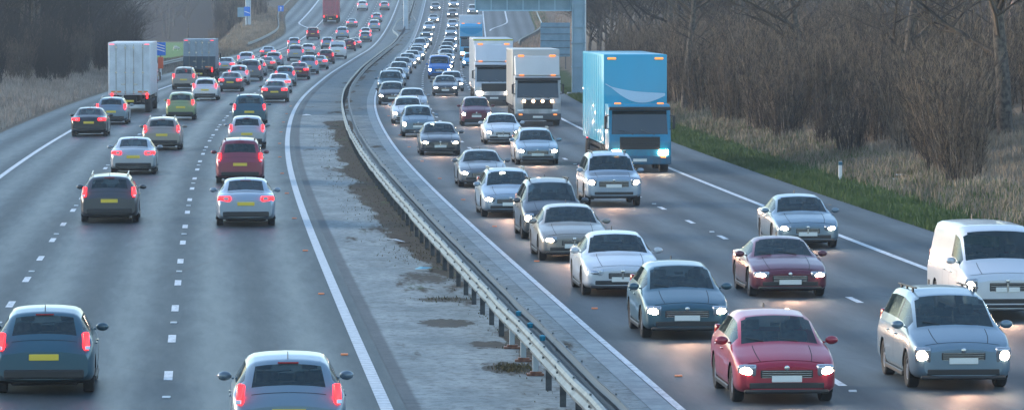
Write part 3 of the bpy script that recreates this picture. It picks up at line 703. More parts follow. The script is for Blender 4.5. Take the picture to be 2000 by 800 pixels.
# colours
WHITE = (.62, .65, .68); SILV = (.36, .40, .44); BSIL = (.30, .38, .46); CHAMP = (.30, .28, .25); DGREY = (.06, .07, .08); GREY = (.16, .18, .20)
TEAL = (.03, .10, .14); RED = (.38, .012, .04); MAROON = (.13, .015, .035); BLACK = (.02, .025, .03); BLUE = (.01, .16, .50); CYAN = (.0, .34, .62); STEEL = (.17, .25, .31); BRONZE = (.20, .17, .14)
GR = 'cars queueing towards the camera on the right carriageway'; GL = 'cars driving away on the left carriageway'
RIGHT = [
 ('hatchback', 77.2, 2.0, RED, 'crimson hatchback nearest the camera in the lane beside the central median', 1),
 ('hatchback', 91.8, 1.85, TEAL, 'dark teal hatchback with headlights on, between the crimson hatchback and the white saloon', 1),
 ('saloon', 105, 1.75, WHITE, 'white saloon with its headlights off in the lane beside the median', 0),
 ('saloon', 119, 1.75, CHAMP, 'champagne saloon close behind the white saloon, lane beside the median', 1),
 ('people_carrier', 129.5, 2.0, DGREY, 'dark people carrier half hidden behind the champagne saloon', 1),
 ('estate', 142.6, 1.6, BSIL, 'silver blue estate with roof rails behind the half hidden dark people carrier', 1),
 ('coupe', 165, 2.0, GREY, 'grey coupe right behind the silver blue estate in the inner lane', 1),
 ('saloon', 198, 1.8, DGREY, 'charcoal saloon with a clear stretch of road before it, inner lane on the right', 1),
 ('compact_car', 224, 1.6, STEEL, 'steel blue compact car following the charcoal saloon', 1),
 ('estate', 247, 1.6, WHITE, 'white estate in the queue behind the steel blue compact car', 1),
 ('saloon', 272, 2.3, SILV, 'bright silver saloon between the white estate and the black hatchback', 0),
 ('hatchback', 290, 1.2, BLACK, 'black hatchback hugging the median edge, just in front of the dark suv', 1),
 ('suv', 318, 1.15, TEAL, 'dark teal suv in the median queue behind the black hatchback', 0),
 ('saloon', 350, 1.3, SILV, 'silver saloon directly behind the dark teal suv', 0),
 ('hatchback', 378, 1.5, STEEL, 'steel blue hatchback second behind the dark teal suv', 0),
 ('estate', 406, 1.6, GREY, 'grey estate third behind the dark teal suv', 0),
 ('hatchback', 434, 1.8, SILV, 'silver hatchback fourth behind the dark teal suv', 1),
 ('people_carrier', 80, 5.5, STEEL, 'steel blue people carrier in the middle lane nearest the bottom right corner', 1),
 ('coupe', 104.6, 5.6, MAROON, 'dark maroon coupe in the middle lane level with the white saloon', 1),
 ('suv', 150, 5.5, BSIL, 'pale blue silver suv in the middle lane', 1),
 ('estate', 187, 5.4, BSIL, 'pale blue estate behind the silver suv in the middle lane', 1),
 ('saloon', 213, 5.3, WHITE, 'white saloon in the middle lane between pale estate and maroon compact car', 1),
 ('compact_car', 243, 5.2, MAROON, 'maroon compact car in the middle lane beside the beige lorry', 1),
 ('saloon', 316, 5.0, DGREY, 'dark grey saloon in the middle lane just ahead of the bright blue van', 1),
 ('saloon', 125, 8.7, STEEL, 'blue grey saloon in the outer lane beside the hard shoulder', 1),
 ('hatchback', 437, 8.0, CYAN, 'bright cyan hatchback peeping out left of the white lorry', 1),
 ('van', 380, 4.9, BLUE, 'bright blue van with dark windscreen in the middle lane', 1),
 ('saloon', 462, 2.0, WHITE, 'white saloon leading out of the median queue', 1),
 ('hatchback', 492, 2.2, STEEL, 'steel blue hatchback behind the white saloon above the median queue', 1),
 ('compact_car', 408, 5.3, WHITE, 'white compact car right behind the bright blue van', 1),
 ('saloon', 438, 5.4, GREY, 'grey saloon second behind the bright blue van', 1),
 ('hatchback', 470, 5.5, SILV, 'silver hatchback third behind the bright blue van', 1),
 ('estate', 503, 5.4, BSIL, 'pale blue estate fourth behind the bright blue van', 1),
 ('estate', 331, 5.6, SILV, 'silver estate half hidden behind the dark grey saloon', 1),
 ('van', 97, 9.3, WHITE, 'white van cut off by the right edge of the photo', 1),
]
for (k, Y, u, c_, lab, bm_) in RIGHT: car(k, Y, u, c_, lab, True, beam=bm_, lit=bm_ > 0, group=GR)
ORD = ['first', 'second', 'third', 'fourth', 'fifth', 'sixth', 'seventh', 'eighth', 'ninth', 'tenth']
def KN(s): return s.replace('_', ' ')
CN = {id(SILV): 'silver', id(WHITE): 'white', id(GREY): 'grey', id(STEEL): 'steel blue', id(BSIL): 'pale blue', id(DGREY): 'charcoal', id(MAROON): 'maroon'}
fr = random.Random(3); fk = ['hatchback', 'saloon', 'estate', 'compact_car', 'people_carrier', 'suv', 'coupe']; fc = [SILV, WHITE, GREY, STEEL, BSIL, DGREY]
for lane, ys in ((2.1, (520, 566, 592, 616, 655, 700, 742, 790, 845)), (5.5, (536, 560, 588, 632, 668, 708, 760, 806, 850)), (8.9, (775, 850))):
    for i_, Y in enumerate(ys):
        k_ = fr.choice(fk); c_ = fr.choice(fc); ln_ = {2.1: 'lane beside the median', 5.5: 'middle lane', 8.9: 'outer lane'}[lane]
        car(k_, Y + fr.uniform(-4, 4), lane + fr.uniform(-.2, .2), c_, f'far oncoming {CN[id(c_)]} {KN(k_)}, {ORD[len(ys)-1-i_]} from photo top, right carriageway, {ln_}', True, lit=True, group='distant oncoming cars')
LEFT = [
 ('hatchback', 68.5, -6.7, STEEL, 'steel blue hatchback at the bottom edge of the photo, lane beside the median'),
 ('saloon', 137, -6.8, BSIL, 'silver blue saloon driving away behind the tall red tinted people carrier'),
 ('people_carrier', 168, -6.9, (.24, .05, .075), 'tall people carrier tinted with the red glow of its upright lights, lane beside the median'),  # red tail light glow put into the colour of a silver body
 ('hatchback', 207, -6.75, SILV, 'silver hatchback between the red tinted people carrier and the dark suv'),
 ('suv', 241, -7.0, TEAL, 'tall dark teal suv with a wide dark rear window on the left carriageway'),
 ('saloon', 297, -6.5, DGREY, 'dark grey saloon ahead of the tall teal suv'),
 ('compact_car', 351, -7.2, STEEL, 'steel blue compact car second ahead of the tall teal suv'),
 ('saloon', 378, -6.9, MAROON, 'maroon saloon driving away on the bend of the left carriageway'),
 ('coupe', 430, -6.6, SILV, 'silver coupe leaving the bend ahead of the maroon saloon'),
 ('van', 500, -6.6, WHITE, 'white van driving away in the median lane beyond the bend'),
 ('hatchback', 79, -10.8, TEAL, 'dark teal hatchback in the bottom left corner'),
 ('estate', 139, -11.0, DGREY, 'charcoal estate in the middle lane beside the silver blue saloon'),
 ('saloon', 177, -11.1, SILV, 'silver saloon in the middle lane of the left carriageway'),
 ('estate', 205, -10.6, CHAMP, 'beige estate right ahead of the silver saloon in the middle lane'),
 ('compact_car', 255, -11.1, (.26, .33, .16), 'pale green compact car in the middle lane of the left carriageway'),
 ('estate', 303, -11.3, WHITE, 'white estate in the middle lane ahead of the pale green compact car'),
 ('saloon', 330, -10.6, DGREY, 'charcoal saloon ahead of the white estate on the left carriageway'),
 ('hatchback', 395, -11.1, SILV, 'silver hatchback in the middle lane past the dark lorry'),
 ('estate', 445, -11.5, BSIL, 'pale blue estate in the middle lane near the slip road mouth'),
 ('saloon', 324, -6.9, WHITE, 'white saloon ahead of the dark grey saloon, just before the bend'),
 ('people_carrier', 404, -6.8, BSIL, 'pale blue people carrier right ahead of the maroon saloon'),
 ('hatchback', 465, -6.9, MAROON, 'maroon hatchback behind the white van beyond the bend'),
 ('compact_car', 355, -11.0, WHITE, 'white compact car in the middle lane beside the dark lorry'),
 ('suv', 372, -10.7, GREY, 'grey suv in the middle lane beside the dark lorry'),
 ('coupe', 420, -11.2, CHAMP, 'champagne coupe between the silver hatchback and the pale blue estate'),
 ('saloon', 408, -14.4, SILV, 'silver saloon in the outer lane past the dark lorry'),
 ('hatchback', 445, -14.2, WHITE, 'white hatchback in the outer lane past the silver saloon'),
 ('saloon', 225, -14.8, BLACK, 'black saloon in the outer lane nearest the dry grass verge'),
 ('estate', 246, -14.6, STEEL, 'steel blue estate between the black saloon and the tall white lorry'),
 ('people_carrier', 338, -14.4, CHAMP, 'champagne people carrier between the white lorry and the dark lorry'),
]
for (k, Y, u, c_, lab) in LEFT: car(k, Y, u, c_, lab, False, group=GL)
fc2 = [SILV, WHITE, GREY, STEEL, BSIL, MAROON]
for lane, ys in ((-6.8, (566, 598, 636, 662, 700, 745, 800, 850)), (-10.6, (480, 520, 590, 660, 720, 790, 845)), (-14.4, (500, 585, 655, 850))):
    for i_, Y in enumerate(ys):
        k_ = fr.choice(fk); c_ = fr.choice(fc2); ln_ = {-6.8: 'lane beside the median', -10.6: 'middle lane', -14.4: 'outer lane'}[lane]
        car(k_, Y + fr.uniform(-5, 5), lane + fr.uniform(-.3, .3), c_, f'far departing {CN[id(c_)]} {KN(k_)}, {ORD[len(ys)-1-i_]} from photo top, left carriageway, {ln_}', False, group='distant cars driving away')

# ------------------------------------------------------------------ lorries
def mirror_pair(root, x, y, z, m=black):
    for s in (-1, 1):
        q = MB(); q.box(s * x - .05 + s * .12, s * x + .05 + s * .12, -.11 + y, .03 + y, z - .32, z + .2, .025, 1)
        q.tube((s * (x - .05), y - .05, z + .22), (s * (x + .12), y - .05, z + .17), .018, n=6); q.tube((s * (x - .05), y - .05, z - .34), (s * (x + .12), y - .05, z - .3), .018, n=6)
        q.build('mirror', m, root)
def pcol(name, c_, rough=.35):
    if name in MATS: return MATS[name]
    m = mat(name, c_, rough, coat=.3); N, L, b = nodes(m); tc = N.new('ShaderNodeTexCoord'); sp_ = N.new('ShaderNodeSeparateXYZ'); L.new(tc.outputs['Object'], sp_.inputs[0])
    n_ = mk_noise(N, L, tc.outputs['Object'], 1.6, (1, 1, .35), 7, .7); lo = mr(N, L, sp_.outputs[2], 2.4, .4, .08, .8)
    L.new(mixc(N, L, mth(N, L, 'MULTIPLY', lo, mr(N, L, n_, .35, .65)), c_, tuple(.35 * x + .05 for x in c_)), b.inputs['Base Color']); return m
def lorry(name, label, u, Y, rev, cabc, boxc, Lb=9., Hbox=4.2, cabH=2.75, Hdef=None, defc=None, extra=None, doorc=None, front_lit=True, tags='lorry', lowc=None):
    """front at +y; the box ends behind.  total length = 2.3 + Lb"""
    key = "_" + "_".join(label.split()[:3]); tot = 2.3 + Lb; yf = tot / 2; root = empty(name); w = 1.24
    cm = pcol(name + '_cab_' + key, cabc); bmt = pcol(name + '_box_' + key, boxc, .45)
    q = MB(); q.prism([(yf - .05, .35), (yf, .6), (yf, 1.25), (yf - .10, 1.45), (yf - .42, cabH - .1), (yf - .62, cabH), (yf - 2.0, cabH), (yf - 2.0, .75), (yf - 1.95, .75), (yf - 1.95, .35 + .65), (yf - .5, 1.0), (yf - .5, .35)][:8] + [(yf - 2.0, .95), (yf - .45, .95), (yf - .45, .35)], -w, w, .05, 2)
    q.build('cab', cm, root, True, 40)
    def sl_(z): return yf - .10 - .32 * (z - 1.45) / (cabH - .1 - 1.45)
    q = MB(); z0, z1 = 1.52, min(cabH - .22, 2.45); q.add([(-w + .12, sl_(z0) + .012, z0), (w - .12, sl_(z0) + .012, z0), (w - .16, sl_(z1) + .012, z1), (-w + .16, sl_(z1) + .012, z1), (-w + .12, sl_(z0) - .03, z0), (w - .12, sl_(z0) - .03, z0), (w - .16, sl_(z1) - .03, z1), (-w + .16, sl_(z1) - .03, z1)],
        [(0, 1, 2, 3), (4, 7, 6, 5), (0, 4, 5, 1), (1, 5, 6, 2), (2, 6, 7, 3), (3, 7, 4, 0)]); q.build('windscreen', tglass, root)
    for s in (-1, 1):
        q = MB(); q.box(min(s*w - .01*s, s*w + .008*s), max(s*w - .01*s, s*w + .008*s), yf - 1.5, yf - .55, 1.55, 2.3, .003, 1); q.build('side_window', tglass, root)
        q = MB(); q.box(min(s*w - .01*s, s*w + .006*s), max(s*w - .01*s, s*w + .006*s), yf - 1.56, yf - .5, .9, 1.5, .003, 1); q.box(min(s*w, s*w + .03*s), max(s*w, s*w + .03*s), yf - 1.45, yf - 1.28, 1.3, 1.34, .003, 1); q.build('door', cm, root)
        q = MB(); q.box(-.19, .19, -.03, .04, -.10, .10, .03, 2); o = q.build('headlight', head_m if front_lit else foff_m, root, True); o.location = (s * .93, yf + .0, .80)
        q = MB(); q.box(-.10, .10, -.02, .02, -.035, .035, .01, 1); o = q.build('indicator', orange_m, root); o.location = (s * .93, yf + .02, .62)
        q = MB(); q.box(-.13, .13, -.03, .03, -.03, .03, .01, 1); o = q.build('marker_lamp', orange_m, root); o.location = (s * .85, yf - .45 if not Hdef else yf - .5, cabH + .03)
        q = MB(); q.box(-.05, .05, -.05, .05, -.16, .16, .02, 1)
        o = q.build('taillight', tail_m, root); o.location = (s * 1.05, -yf - .03, 1.0)
        q = MB(); q.box(-.14, .14, -.02, .02, -.035, .035, .01, 1); o = q.build('marker_lamp', tail_m, root); o.location = (s * 1.05, -yf - .0, Hbox - .14)
    q = MB(); q.box(-w + .02, w - .02, yf - .30, yf + .01, 2.47, 2.60, .03, 2); q.build('sun_visor', black if sum(cabc) > .5 else cm, root)
    q = MB()
    for k in range(5): q.box(-.78, .78, yf - .02, yf + .018, .95 + .095 * k, 1.015 + .095 * k, .008, 1)
    q.box(-.8, .8, yf - .02, yf + .006, .92, 1.42); q.build('grille', black, root)
    q = MB(); q.box(-w - .01, w + .01, yf - .3, yf + .03, .32, .68, .05, 2); q.build('bumper', mat('lorry_bumper_grey', (.08, .085, .09), .5) if lowc is None else pcol('bumper' + key, lowc), root)
    q = MB(); q.box(-.27, .27, yf + .03, yf + .045, .44, .55, .003, 1); q.build('number_plate', plate_w, root)
    w_ = MB()
    for s in (-.6, .25): w_.tube((s, sl_(1.5) + .03, 1.5), (s + .55, sl_(1.68) + .03, 1.68), .012, n=5)
    w_.build('wiper', black, root)
    mirror_pair(root, w, yf - .12, 2.05)
    if Hdef:
        q = MB(); q.prism([(yf - .5, cabH), (yf - 1.25, Hdef), (yf - 1.9, Hdef), (yf - 1.9, cabH)], -w + .03, w - .03, .08, 3); q.build('wind_deflector', pcol('deflector' + key, defc or cabc), root, True, 50)
        for s in (-1, 1):
            q = MB(); q.box(-.16, .16, -.05, .05, -.04, .04, .01, 1); o = q.build('marker_lamp', orange_m, root); o.location = (s * .85, yf - 1.23, Hdef + .02)
    # cargo box
    yb0, yb1 = -yf, yf - 2.25
    q = MB(); q.box(-1.275, 1.275, yb0, yb1, 1.05, Hbox, .035, 2)
    for k in range(int(Lb // 1.2)):
        yy_ = yb0 + .6 + k * 1.2
        for s in (-1, 1): q.box(min(s*1.273, s*1.29), max(s*1.273, s*1.29), yy_ - .03, yy_ + .03, 1.12, Hbox - .08)
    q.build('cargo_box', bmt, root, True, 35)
    if doorc is not None:
        dm = noise_col(pcol('rear_door' + key, doorc, .4), doorc, tuple(x * .8 for x in doorc), 2, 6)
        for s in (-1, 1):
            q = MB(); q.box(min(.012*s, 1.2*s), max(.012*s, 1.2*s), yb0 - .025, yb0 + .01, 1.15, Hbox - .12, .01, 1); o = q.build('rear_door', dm, root)
            h = MB()
            for xx in (.25, .8):
                h.tube((s*xx, yb0 - .05, 1.1), (s*xx, yb0 - .05, Hbox - .1), .018, n=6)
                for zz in (1.25, 2.4, Hbox - .3): h.box(s*xx - .05, s*xx + .05, yb0 - .06, yb0 - .025, zz - .04, zz + .04)
            h.box(min(s*.25, s*.5), max(s*.25, s*.5), yb0 - .075, yb0 - .055, 1.68, 1.72); h.build('handle', chrome, o)
            h = MB(); h.box(min(s*.5, s*1.1), max(s*.5, s*1.1), yb0 - .04, yb0 - .03, 1.20, 1.30); h.build('reflector', refl_o, o)
    q = MB(); q.box(-.42, .42, -yf + .1, yf - 1.0, .62, 1.04, .03, 1); q.box(-1.15, 1.15, -yf - .0, -yf + .12, .48, .62, .02, 1)
    for s in (-.7, .7): q.box(s - .05, s + .05, -yf + .02, -yf + .12, .6, 1.05)
    for s in (-1, 1): q.box(min(s*1.1, s*1.18), max(s*1.1, s*1.18), -yf + 2.9, yf - 3.2, .55, .72, .01, 1); q.box(min(s*1.1, s*1.18), max(s*1.1, s*1.18), -yf + 2.9, yf - 3.2, .82, .96, .01, 1)
    q.build('chassis', under, root)
    q = MB(); q.box(-.26, .26, -yf - .03, -yf - .003, .64, .75, .004, 1); q.build('number_plate', plate_y, root)
    rim2 = mat('steel_truck_rim', (.3, .3, .31), .45, .5)
    ys = [yf - 1.35, -yf + 1.2, -yf + 2.4] + ([yf - 4.6] if Lb > 10 else [])
    for yy_ in ys:
        for s in (-1, 1): wheel(root, s * 1.05, yy_, .50, .34, s, rim2)
    if extra: extra(root, yf, w, Hbox, cabH, Hdef)
    Yc = Y + tot / 2; root.location = P(u, Yc); root.rotation_euler = (0, 0, -heading(Yc) + (math.pi if rev else 0))
    tag(root, label, 'lorry', 'lorries on the motorway'); return root
def blue_extra(root, yf, w, Hbox, cabH, Hdef):
    # white swoosh across the tall blue headboard
    q = MB(); y = yf - 2.25 + .012; top = []; bot = []
    for i in range(21):
        t = i / 20; x = -1.2 + 2.4 * t; zc = 3.05 + .42 * t - .30 * math.sin(math.pi * t)
        th = .20 * math.sin(math.pi * min(1, t * 1.05 + .05)) + .02; top.append((x, zc + th)); bot.append((x, zc - th))
    v = [(a, y, b_) for a, b_ in top] + [(a, y, b_) for a, b_ in bot]; f = [(i, i+1, i+22, i+21) for i in range(20)]
    v += [(a, y + .012, b_) for a, b_ in top] + [(a, y + .012, b_) for a, b_ in bot]; f += [(i + 42, i + 43, i + 64, i + 63) for i in range(20)]
    q.add(v, f); q.build('swoosh', mat('pale_blue_vinyl', (.45, .62, .74), .4), root)
    for s in (-1, 1):
        q = MB(); q.box(-.17, .17, -.03, .03, -.04, .04, .01, 1); o = q.build('marker_lamp', orange_m, root); o.location = (s * .95, y + .02, Hbox - .16)
lorry('lorry', 'tall bright blue lorry with a pale swoosh, first lorry of the outer lane', 8.95, 179, True, (.0, .23, .38), (.005, .34, .53), 11.5, 4.65, 2.7, None, None, blue_extra, lowc=(.0, .12, .22))
def beige_extra(root, yf, w, Hbox, cabH, Hdef):
    q = MB()
    for k in range(4): q.lathe_x([(-.02, 0), (-.02, .07), (.03, .075), (.035, 0)], 0, 0, 0, 12)
    for k in range(4):
        q2 = MB(); q2.lathe_x([(-.02, 0), (-.02, .08), (.03, .085), (.035, 0)], n=12); o = q2.build('roof_lamp', side_l, root, True); o.rotation_euler = (0, 0, R(90)); o.location = (-.75 + .5 * k, yf + .03, 1.34)
lorry('lorry', 'beige lorry with rounded white roof deflector and unlit main lamps behind the blue one', 8.5, 243, True, (.46, .47, .46), (.48, .47, .44), 8, 4.1, 2.7, 3.75, (.62, .60, .56), beige_extra, front_lit=False)
lorry('lorry', 'white lorry with a thin yellow roof line behind the beige lorry', 7.7, 288, True, (.58, .61, .64), (.62, .65, .67), 12, 4.25, 2.8, 3.9, (.6, .62, .64),
      lambda r, yf, w, Hb, ch, hd: MB().box(-1.28, 1.28, yf - 2.26, yf - 2.235, Hb - .13, Hb - .03, .004, 1).build('roof_stripe', mat('yellow_green_stripe', (.42, .42, .06), .4), r))
def emblem(root, yf, w, Hb, ch, hd):
    y = yf - .32
    q = MB(); q.box(-1.22, 1.22, y - .05, y, 1.75, 3.7, .06, 2); q.build('front_panel', pcol('cyan_panel', (.10, .50, .78)), root)
    q = MB(); v = []; f = []
    for i in range(17):
        t = -1 + i / 8; v += [(t * 1.2, y + .01, 3.52), (t * 1.2, y + .01, 3.28 - .45 * (1 - t * t))]
    f = [(2*i, 2*i+1, 2*i+3, 2*i+2) for i in range(16)]; q.add(v, f); q.build('crescent', mat('strong_cyan', (.0, .36, .66), .4), root)
    q = MB(); q.box(-.42, .42, y, y + .02, 2.2, 2.62, .02, 1); o = q.build('sign_board', sign_white, root)
    red = mat('sign_red', (.62, .03, .05), .5); t = MB()
    for x in (-.32, -.06, .18):                               # bold red figures
        t.box(x, x + .15, y + .02, y + .028, 2.28, 2.33); t.box(x, x + .15, y + .02, y + .028, 2.50, 2.55); t.box(x, x + .045, y + .02, y + .028, 2.33, 2.50); t.box(x + .105, x + .15, y + .02, y + .028, 2.28, 2.42); t.box(x + .045, x + .105, y + .02, y + .028, 2.39, 2.43)
    t.build('figures', red, o)
    for s in (-1, 1):
        q = MB(); q.box(-.11, .11, -.02, .03, -.1, .1, .03, 2); o = q.build('marker_lamp', side_l, root); o.location = (s * 1.02, y + .01, 1.9)
lorry('lorry', 'distant cyan fronted lorry with a small red and white board', 8.15, 487, True, (.10, .48, .74), (.66, .69, .72), 9, 4.9, 2.9, 4.0, (.10, .50, .78), emblem)
lorry('lorry', 'tall white lorry seen from behind beside the dry grass verge on the left', -14.7, 271, False, (.6, .6, .6), (.66, .69, .72), 9, 4.2, 2.8, None, doorc=(.62, .66, .70))
def dark_ex(root, yf, w, Hb, ch, hd):
    q = MB(); q.box(-1.285, 1.285, -yf - .03, -yf + 1.4, 1.06, 2.1, .01, 1); q.build('dark_lower_panel', mat('dark_blue_panel', (.02, .05, .08), .5), root)
lorry('lorry', 'dark blue grey lorry driving away past the timber fence', -14.6, 366, False, (.03, .06, .09), (.26, .33, .39), 6, 3.5, 2.7, None, extra=dark_ex, doorc=(.28, .35, .41))
lorry('lorry', 'distant red lorry driving away near the slip road split', -14.4, 735, False, (.3, .03, .04), (.36, .05, .08), 9, 4.1, 2.8, None, doorc=(.38, .05, .09))

for (o, kind, Y, u, color, label, rev, lit, group, cat) in cars_todo:
    set_vehicle(o, kind, color, label, cat, group, u, Y, KINDS[kind]['L'], rev, lit)
# dipped beams of the nearer cars
def beam(parent, y, z, energy, sep=.65):
    ld = BEAMD.get(energy)
    if ld is None:
        ld = bpy.data.lights.new('dipped_beam', 'SPOT'); ld.energy = energy; ld.color = (1, .60, .40); ld.spot_size = R(80); ld.spot_blend = 1; ld.shadow_soft_size = .08; BEAMD[energy] = ld
    o = bpy.data.objects.new('dipped_beam', ld); COL.objects.link(o); o.parent = parent; o.location = (0, y, z); o.rotation_euler = (R(80), 0, 0)
BEAMD = {}
for (o, e, Lc, kind) in BEAMS:
    if o.location[1] < 345: beam(o, Lc / 2 + .06, .62, 48.)
for o in [x for x in COL.objects if x.name.startswith('lorry') and x.parent is None and x.type == 'EMPTY']:
    if 'tall bright' in o['label']: beam(o, 13.8 / 2 + .1, .8, 48.)
# ------------------------------------------------------------------ gantries, signs, posts
def sgn_post(m, x, z0, z1, r=.04): m.tube((x, 0, z0), (x, 0, z1), r, n=8)
GY = 320.; gx = float(C(GY)) + 14.45; gz = float(terrain(gx, GY))
g = empty('sign_gantry', (gx, GY, gz)); tag(g, 'tall grey blue cantilever gantry on the right verge holding a large sign seen from behind', 'gantry')
gm_ = noise_col(mat('gantry_paint', rough=.45, metal=.2), (.20, .32, .40), (.27, .40, .49), 1.2, 5)
q = MB(); q.box(-.36, .36, -.3, .3, 0, 9.6, .03, 1)
for s in (-1, 1): q.box(s*.40 - .05, s*.40 + .05, -.36, .36, 0, 9.6, .01, 1)
for z in (1.9, 3.6, 4.7, 6.3, 8): q.box(-.5, .5, -.4, .4, z, z + .06)
q.build('column', gm_, g)
q = MB(); q.box(-.8, .8, -.8, .8, -.3, .12, .04, 1); q.build('footing', chan, g)
q = MB(); q.tube((.50, -.2, 0), (.50, -.2, 9.4), .05, n=8); q.build('cable_duct', sign_white, g)
q = MB()
for z in (7.0, 8.8): q.box(-7.4, .3, -.25, .25, z, z + .3, .02, 1)
for k in range(8): q.box(-7.3 + k, -7.2 + k, -.2, .2, 7.3, 8.8)
for k in range(7): q.tube((-7.25 + k, 0, 7.3), (-6.25 + k, 0, 8.8), .06, n=6)
q.build('boom', gm_, g)
q = MB(); q.box(-7.3, -.45, .32, .40, 5.95, 9.4, .01, 1); o = q.build('sign_panel', sign_grey, g)
q = MB()
q.box(-7.35, -.35, .20, .45, 5.86, 5.95, .01, 1)
for k in range(7): q.box(-7.3 + 1.13 * k - .03, -7.3 + 1.13 * k + .03, .18, .33, 5.95, 9.4)
q.box(-7.3, -.45, .26, .32, 7.2, 7.26)
q.build('sign_frame', mat('frame_light_blue', (.38, .60, .72), .4, .1), g)
q = MB(); q.box(-7.3, -.4, -.55, .2, 6.95, 7.0); q.build('walkway', black, g)

def board(name, x, Y, w, h, z0, label, m, grp=None, rails=5, posts=(-.35, .35), rot=0, cat='sign', face=None):
    z = float(terrain(x, Y)); e = empty(name, (x, Y, z), rot); tag(e, label, cat, grp)
    q = MB(); q.box(-w/2, w/2, 0, .035, z0, z0 + h, .008, 1); p = q.build('panel', m, e)
    for s in posts:
        q = MB(); q.tube((s * w, .09, -.2), (s * w, .09, z0 + h + .05), .055, n=8); q.build('post', steel_d, e)
    if rails:
        q = MB()
        for k in range(rails): zz = z0 + h * (k + .3) / rails; q.box(-w/2, w/2, -.05 if rails > 2 else .035, -.0 if rails > 2 else .05, zz, zz + .05)
        q.build('stiffener', steel_d, e)
    if face: face(p, w, h, z0)
    return e
bx_ = float(C(420)) + 15.7
board('sign_board', bx_, 420, 2.75, 3.15, 1.25, 'large rectangular sign board on the right verge seen from behind with horizontal rails', sign_grey, rails=5)
def diag(n):
    def f(p, w, h, z0):
        q = MB()
        for k in range(n):
            zc = z0 + h * (.35 + .2 * k) - (0 if n > 1 else 0)
            q.add([(-w*.42, -.006, zc + .12*h), (w*.42, -.006, zc - .08*h), (w*.42, -.006, zc - .0*h), (-w*.42, -.006, zc + .20*h)], [(0, 1, 2, 3)])
        q.build('diagonal_bar', sign_white, p)
    return f
board('countdown_marker', -41.3, 705, .95, 1.45, 1.7, 'small blue marker sign with one white diagonal bar on the left verge', sign_blue, 'blue countdown markers', 0, (0,), face=diag(1))
board('countdown_marker', -30.75, 395, .95, 1.15, 1.85, 'blue sign with three white diagonal bars at the right edge of the tall white lorry', sign_blue, 'blue countdown markers', 0, (0,), face=diag(3))
board('sign_board', -42.35, 707, 1.15, 1.5, 1.7, 'grey back of a small sign left of the one bar blue marker', sign_grey, None, 0, (.4,))
def arrow(p, w, h, z0):
    q = MB(); q.box(-.06, .06, -.008, -.002, z0 + .12*h, z0 + .6*h); q.add([(-.2, -.006, z0 + .55*h), (.2, -.006, z0 + .55*h), (0, -.006, z0 + .85*h)], [(0, 1, 2)]); q.build('emblem', sign_white, p)
board('direction_sign', float(C(745)) - MED - 18.0, 745, .95, .95, 1.6, 'small square blue sign beside the barrier of the left slip road', sign_blue, None, 0, (0,), face=arrow)
board('sign_board', 4.2, 770, .9, .95, 1.2, 'small blue grey sign beside the right slip road seen from behind', sign_grey, None, 0, (0,))
e = empty('emergency_phone', (-30.55, 393, float(terrain(-30.55, 393)))); tag(e, 'orange roadside phone cabinet under the three bar blue sign', 'emergency phone')
q = MB(); q.box(-.07, .07, -.07, .07, 0, .8); q.build('post', sign_white, e)
q = MB(); q.box(-.22, .22, -.2, .2, .75, 1.75, .04, 2); q.build('cabinet', mat('phone_orange', (.75, .10, .02), .5), e)
def mast(x, Y, label, w=.62, z=None):
    z = float(terrain(x, Y)) if z is None else z
    e = empty('gantry_mast', (x, Y, z)); tag(e, label, 'gantry mast', 'gantry masts')
    q = MB(); q.box(-w/2, w/2, -.3, .3, -.2, 10.5, .05, 1); q.build('column', noise_col(mat('mast_paint', rough=.45, metal=.2), (.38, .46, .53), (.48, .56, .63), 1), e)
    q = MB(); q.tube((w/2 + .07, -.1, 0), (w/2 + .07, -.1, 10.5), .05, n=8); q.build('cable_duct', mat('pale_duct', (.6, .6, .58), .5), e)
    q = MB(); q.box(-.8, .8, -.8, .8, -.3, .15, .05, 1); q.build('footing', chan, e)
mast(float(C(705)) + BAR - .05, 705, 'pale square gantry mast rising from the central median', .66, float(prof(705)))
mast(-41.6, 712, 'pale square gantry mast on the left verge behind the small signs', .78)
# reflector post on the right verge
px_, py_ = 12.35, 169.8; z = float(terrain(px_, py_)); e = empty('delineator_post', (px_, py_, z)); tag(e, 'white plastic marker post with dark blue top standing in green verge grass', 'marker post')
q = MB(); q.prism([(-.045, 0), (.045, 0), (.035, .66), (-.035, .70)], -.065, .065, .008, 1); q.build('post', sign_white, e)
q = MB(); q.box(-.069, .069, -.049, .049, .55, .68, .006, 1); q.build('reflector', mat('reflector_blue', (.01, .12, .20), .3), e)

